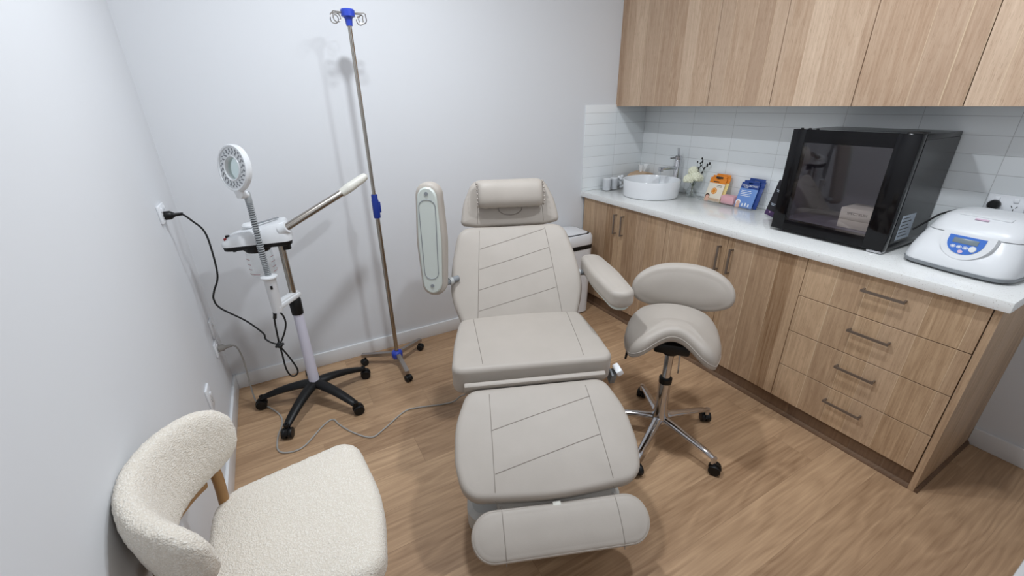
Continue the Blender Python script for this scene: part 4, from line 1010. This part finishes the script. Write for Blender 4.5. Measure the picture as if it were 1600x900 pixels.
# local frame: front face at x=0, body towards +x, y from -.2675 (near) to +.2675
W = .2490; D = .393; ZB = .012; HT = .497
mb = MB(); t_ = .022
mb.box(.045, D, -W, W, HT-t_, HT, 'fridge_black', .003); mb.box(.045, D, -W, W, ZB, ZB+.03, 'fridge_black', .003)
mb.box(.045, D, W-t_, W, ZB+.03, HT-t_, 'fridge_black'); mb.box(.045, D, -W, -W+t_, ZB+.03, HT-t_, 'fridge_black'); mb.box(D-.02, D, -W+t_, W-t_, ZB+.03, HT-t_, 'fridge_black')
mb.box(D-.024, D-.0205, -W+t_, W-t_, ZB+.03, HT-t_, 'fridge_inside'); mb.box(.05, D-.0245, -W+t_, W-t_, ZB+.0305, ZB+.052, 'fridge_inside')
mb.box(.05, D-.0245, W-t_-.004, W-t_-.0005, ZB+.0345, HT-t_-.001, 'fridge_inside'); mb.box(.05, D-.0245, -W+t_+.0005, -W+t_+.004, ZB+.0345, HT-t_-.001, 'fridge_inside')
mb.build('body', None, FR)
mb = MB(); bw = .062
mb.box(0, .04, -W, -W+bw+.02, ZB+.002, HT+.004, 'fridge_gloss', .003); mb.box(0, .04, W-bw, W, ZB+.002, HT+.004, 'fridge_gloss', .003)
mb.box(0.0002, .04, -W+bw+.019, W-bw+.001, HT-.055, HT+.004, 'fridge_gloss'); mb.box(0.0002, .04, -W+bw+.019, W-bw+.001, ZB+.002, ZB+.052, 'fridge_gloss')
dr = mb.build('door', None, FR, label='glossy black door frame')
mb = MB(); mb.box(.002, .008, -W+bw+.02, W-bw, ZB+.052, HT-.055, 'fridge_glass'); mb.build('glass_pane', None, dr, label='dark glass pane')
for yy in (W-.03, -W+.03):
    for xx in (.07, D-.04):
        mb = MB(); mb.lathe([(0, 0), (.014, 0), (.014, ZB+.001), (0, ZB+.001)], 'black_rubber', 14, Matrix.Translation((xx, yy, 0))); mb.build('foot', None, FR)
mb = MB(); mb.box(.002, .075, -W+.004, -W+.055, HT+.0005, HT+.010, 'black_plastic', .003); mb.box(.002, .05, -W+.004, -W+.06, ZB-.008, ZB+.0015, 'chrome', .002); mb.build('hinge', None, FR, label='black and steel door hinges')
for k in range(3): mb = MB(); mb.lathe([(0, HT+.004), (.007, HT+.004), (.006, HT+.009), (0, HT+.010)], 'black_plastic', 12, Matrix.Translation((.02, W-.03-k*.035, 0))); mb.build('door_button', None, FR)
mb = MB(); mb.box(.085, .215, -W-.0006, -W+.0002, ZB+.04, ZB+.15, 'label_grey')
for q in range(6): mb.box(.095, .165+.02*(q % 2), -W-.0009, -W-.0004, ZB+.135-q*.016, ZB+.139-q*.016, 'dark_ink')
mb.build('rating_label', None, FR, label='pale rating label on the side')
FRm = Matrix.Translation((2.70, -1.632, Z0))
for k, (z0, z1, txt, lab) in enumerate(((.0645, .103, None, 'lower cream carton inside the fridge'), (.1035, .158, 'SPECTRUM', 'upper cream carton inside the fridge with dark lettering'))):
    loc = FRm @ Vector((.16, -.098, z0))
    ct = thing('carton', lab, 'carton', loc, 0, group='cream cartons inside the fridge')
    mb = MB(); mb.box(-.07, .07, -.088, .088, 0, z1-z0, 'carton_cream', .0015); mb.build('box', None, ct)
    if txt:
        mb = MB(); text_mesh(mb, txt, .017, frame((-.0703, .018, .030), (0, -1, 0), (0, 0, 1)), 'dark_ink'); mb.build('lettering', None, ct, label='dark lettering')
# fridge lead
fc = thing('power_cord', 'black power cord of the fridge, plugged in behind the centrifuge', 'cord', (3.0, -1.9, Z0), world=True)
MB().tube(spline([(2.86, -1.905, 1.0), (2.90, -1.93, 1.035), (2.95, -1.95, 1.065), (3.0, -1.985, 1.085), (3.04, -2.01, 1.088), (3.075, -2.05, 1.095), (3.085, -2.062, 1.105)], 8), .004, 'black_rubber', 8).build('cable', None, fc)
mb = MB(); mb.lathe([(0, .0105), (.019, .0105), (.020, .016), (.019, .034), (.014, .04), (0, .04)], 'black_plastic', 20, Matrix.Translation((XR-.008, -2.066, 1.112)) @ Matrix.Rotation(-PI/2, 4, 'Y')); mb.build('plug', None, fc, label='black mains plug')

# centrifuge
CA = math.radians(-7)
CF = thing('centrifuge', 'white bench centrifuge with a blue control panel at the near end of the bench', 'centrifuge', (2.864, -2.128, Z0), CA)
# local: front towards -x, width along y, depth along x
def cf_ring(z, hx_, hy_, r, sx=0, n=96):
    hy_ *= 1.07
    return [(x+sx, y, z) for x, y in resample(rounded([(-hx_, -hy_, r), (-hx_*1.08, 0, .5), (-hx_, hy_, r), (hx_, hy_, r), (hx_, -hy_, r)][::-1], 8), n)]
mb = MB(); mb.loft([cf_ring(.006, .175, .150, .06), cf_ring(.010, .182, .158, .06), cf_ring(.022, .183, .160, .06)], 'grey_plastic'); 
for yy in (-.1, .1):
    for xx in (-.12, .12): mb.lathe([(0, 0), (.014, 0), (.014, .007), (0, .007)], 'black_rubber', 12, Matrix.Translation((xx, yy, 0)))
mb.build('base_rim', None, CF, label='grey base rim')
mb = MB(); mb.loft([cf_ring(.0215, .180, .157, .06), cf_ring(.03, .181, .159, .06), cf_ring(.07, .172, .154, .06, .004), cf_ring(.11, .155, .146, .06, .012), cf_ring(.14, .140, .139, .06, .02), cf_ring(.141, .136, .135, .06, .02)], 'white_plastic')
body = mb.build('body', None, CF, label='white lower housing')
mb = MB(); mb.loft([cf_ring(.1435, .139, .138, .06, .02), cf_ring(.146, .139, .138, .06, .02), cf_ring(.170, .128, .132, .06, .026), cf_ring(.196, .108, .122, .06, .034), cf_ring(.211, .085, .105, .05, .04), cf_ring(.216, .05, .07, .04, .042), cf_ring(.217, .01, .02, .008, .042)], 'white_plastic')
lid = mb.build('lid', None, CF, label='white domed lid')
mb = MB(); mb.loft([cf_ring(.1395, .134, .133, .06, .02), cf_ring(.145, .134, .133, .06, .02)], 'dark_ink'); mb.build('seam_gasket', None, CF, label='dark line between lid and housing')
mb = MB(); mb.box(-.012, .012, -.075, .075, -.002, .004, 'white_plastic', .002, X=frame((-.055, 0, .207), (.96, 0, .30), (0, 1, 0))); mb.box(-.004, .004, -.02, .02, .0, .0018, 'pinkish', X=frame((-.082, 0, .1985), (.88, 0, .45), (0, 1, 0))); mb.build('lid_grip', None, lid, label='shallow grip on the lid')
# control panel lies on the sloping front
PF = frame((-.1722, -.012, .104), (0, -1, 0), (.30, 0, 1))
def half(w, top, bot, n=20):
    pts = [(-w, top), ]
    for k in range(n+1):
        a = PI+PI*k/n; pts.append((w*math.cos(a)*1.0, (top-.018)+(top-.018-bot)*math.sin(a)))
    pts.append((w, top)); return pts
mb = MB(); mb.prism(half(.078, .052, -.046)[::1], -.03, -.0005, 'white_plastic', X=PF); mb.prism(half(.054, .042, -.026), -.03, .0018, 'panel_blue', X=PF); pn = mb.build('control_panel', None, CF, label='blue rounded control panel on a raised white shield')
mb = MB(); mb.box(-.038, .036, .014, .033, .0015, .0032, 'lcd', .0004, X=PF); mb.build('display', None, pn, label='grey lcd display')
for k in range(3):
    mb = MB(); X = PF @ Matrix.Translation((-.030+k*.0185, .0, .0016)) @ Matrix.Diagonal((1.35, 1, 1, 1)); mb.lathe([(0, .001), (.0058, .001), (.0062, 0)], 'white_plastic', 20, X); mb.lathe([(.0036, .0013), (.0046, .0013)], 'panel_blue', 16, X); mb.build('button', None, pn, label='small white oval button')
mb = MB(); mb.lathe([(0, .003), (.010, .003), (.0115, .001), (.0115, 0)], 'white_plastic', 24, PF @ Matrix.Translation((.028, .0, .0016))); mb.build('dial', None, pn, label='round white dial')
mb = MB(); mb.lathe([(0, .0006), (.006, .0006), (.006, 0)], 'pinkish', 16, PF @ Matrix.Translation((-.002, -.016, .0018)) @ Matrix.Diagonal((1.3, 1, 1, 1))); mb.build('badge', None, pn, label='small pinkish badge')

# ------------------------------------------------------------------ lights
def lamp(name, x, y, power, r=.06, col=(.885, .94, 1.0)):
    mb = MB(); mb.lathe([(.078, H), (.078, H-.006), (.062, H-.008), (.060, H-.001)], 'white_plastic', 32, Matrix.Translation((x, y, 0)))
    t_ = thing('downlight', 'round white ceiling downlight', 'light', (x, y, H), group='ceiling downlights', world=True)
    mb.build('bezel', None, t_)
    L = bpy.data.lights.new(name, 'AREA'); L.shape = 'DISK'; L.size = r*2; L.energy = power; L.color = col
    o = bpy.data.objects.new(name, L); COL.objects.link(o); o.location = (x, y, H-.01)
for x, y, p in ((.92, -1.10, 18), (1.80, -1.98, 15.5)): lamp('downlight_lamp', x, y, p, .07)
lamp('downlight_lamp', 1.2, -3.5, 4, .05)
w = bpy.data.worlds.new('room_world'); C.world = w; w.use_nodes = True
w.node_tree.nodes['Background'].inputs[0].default_value = (.8, .85, .9, 1); w.node_tree.nodes['Background'].inputs[1].default_value = .2

# ------------------------------------------------------------------ camera
yaw, pitch, roll, fpx = .50578, .41383, -.01619, 661.31
f = Vector((math.sin(yaw)*math.cos(pitch), math.cos(yaw)*math.cos(pitch), -math.sin(pitch)))
rt = Vector((math.cos(yaw), -math.sin(yaw), 0)); up = rt.cross(f)
c_, s_ = math.cos(roll), math.sin(roll); r2 = rt*c_+up*s_; u2 = -rt*s_+up*c_
cam = bpy.data.cameras.new('camera'); cam.sensor_width = 36; cam.sensor_fit = 'HORIZONTAL'; cam.lens = 36*fpx/1600; cam.clip_start = .01
co = bpy.data.objects.new('camera', cam); COL.objects.link(co)
co.matrix_world = Matrix(((r2.x, u2.x, -f.x, .43636), (r2.y, u2.y, -f.y, -2.62366), (r2.z, u2.z, -f.z, 1.54002), (0, 0, 0, 1)))
C.camera = co
for o in bpy.data.objects:
    if 'world_parts' in o: del o['world_parts']
C.view_settings.view_transform = 'Standard'; C.view_settings.look = 'None'; C.view_settings.gamma = 1; C.view_settings.use_curve_mapping = False
C.view_settings.exposure = 0.36
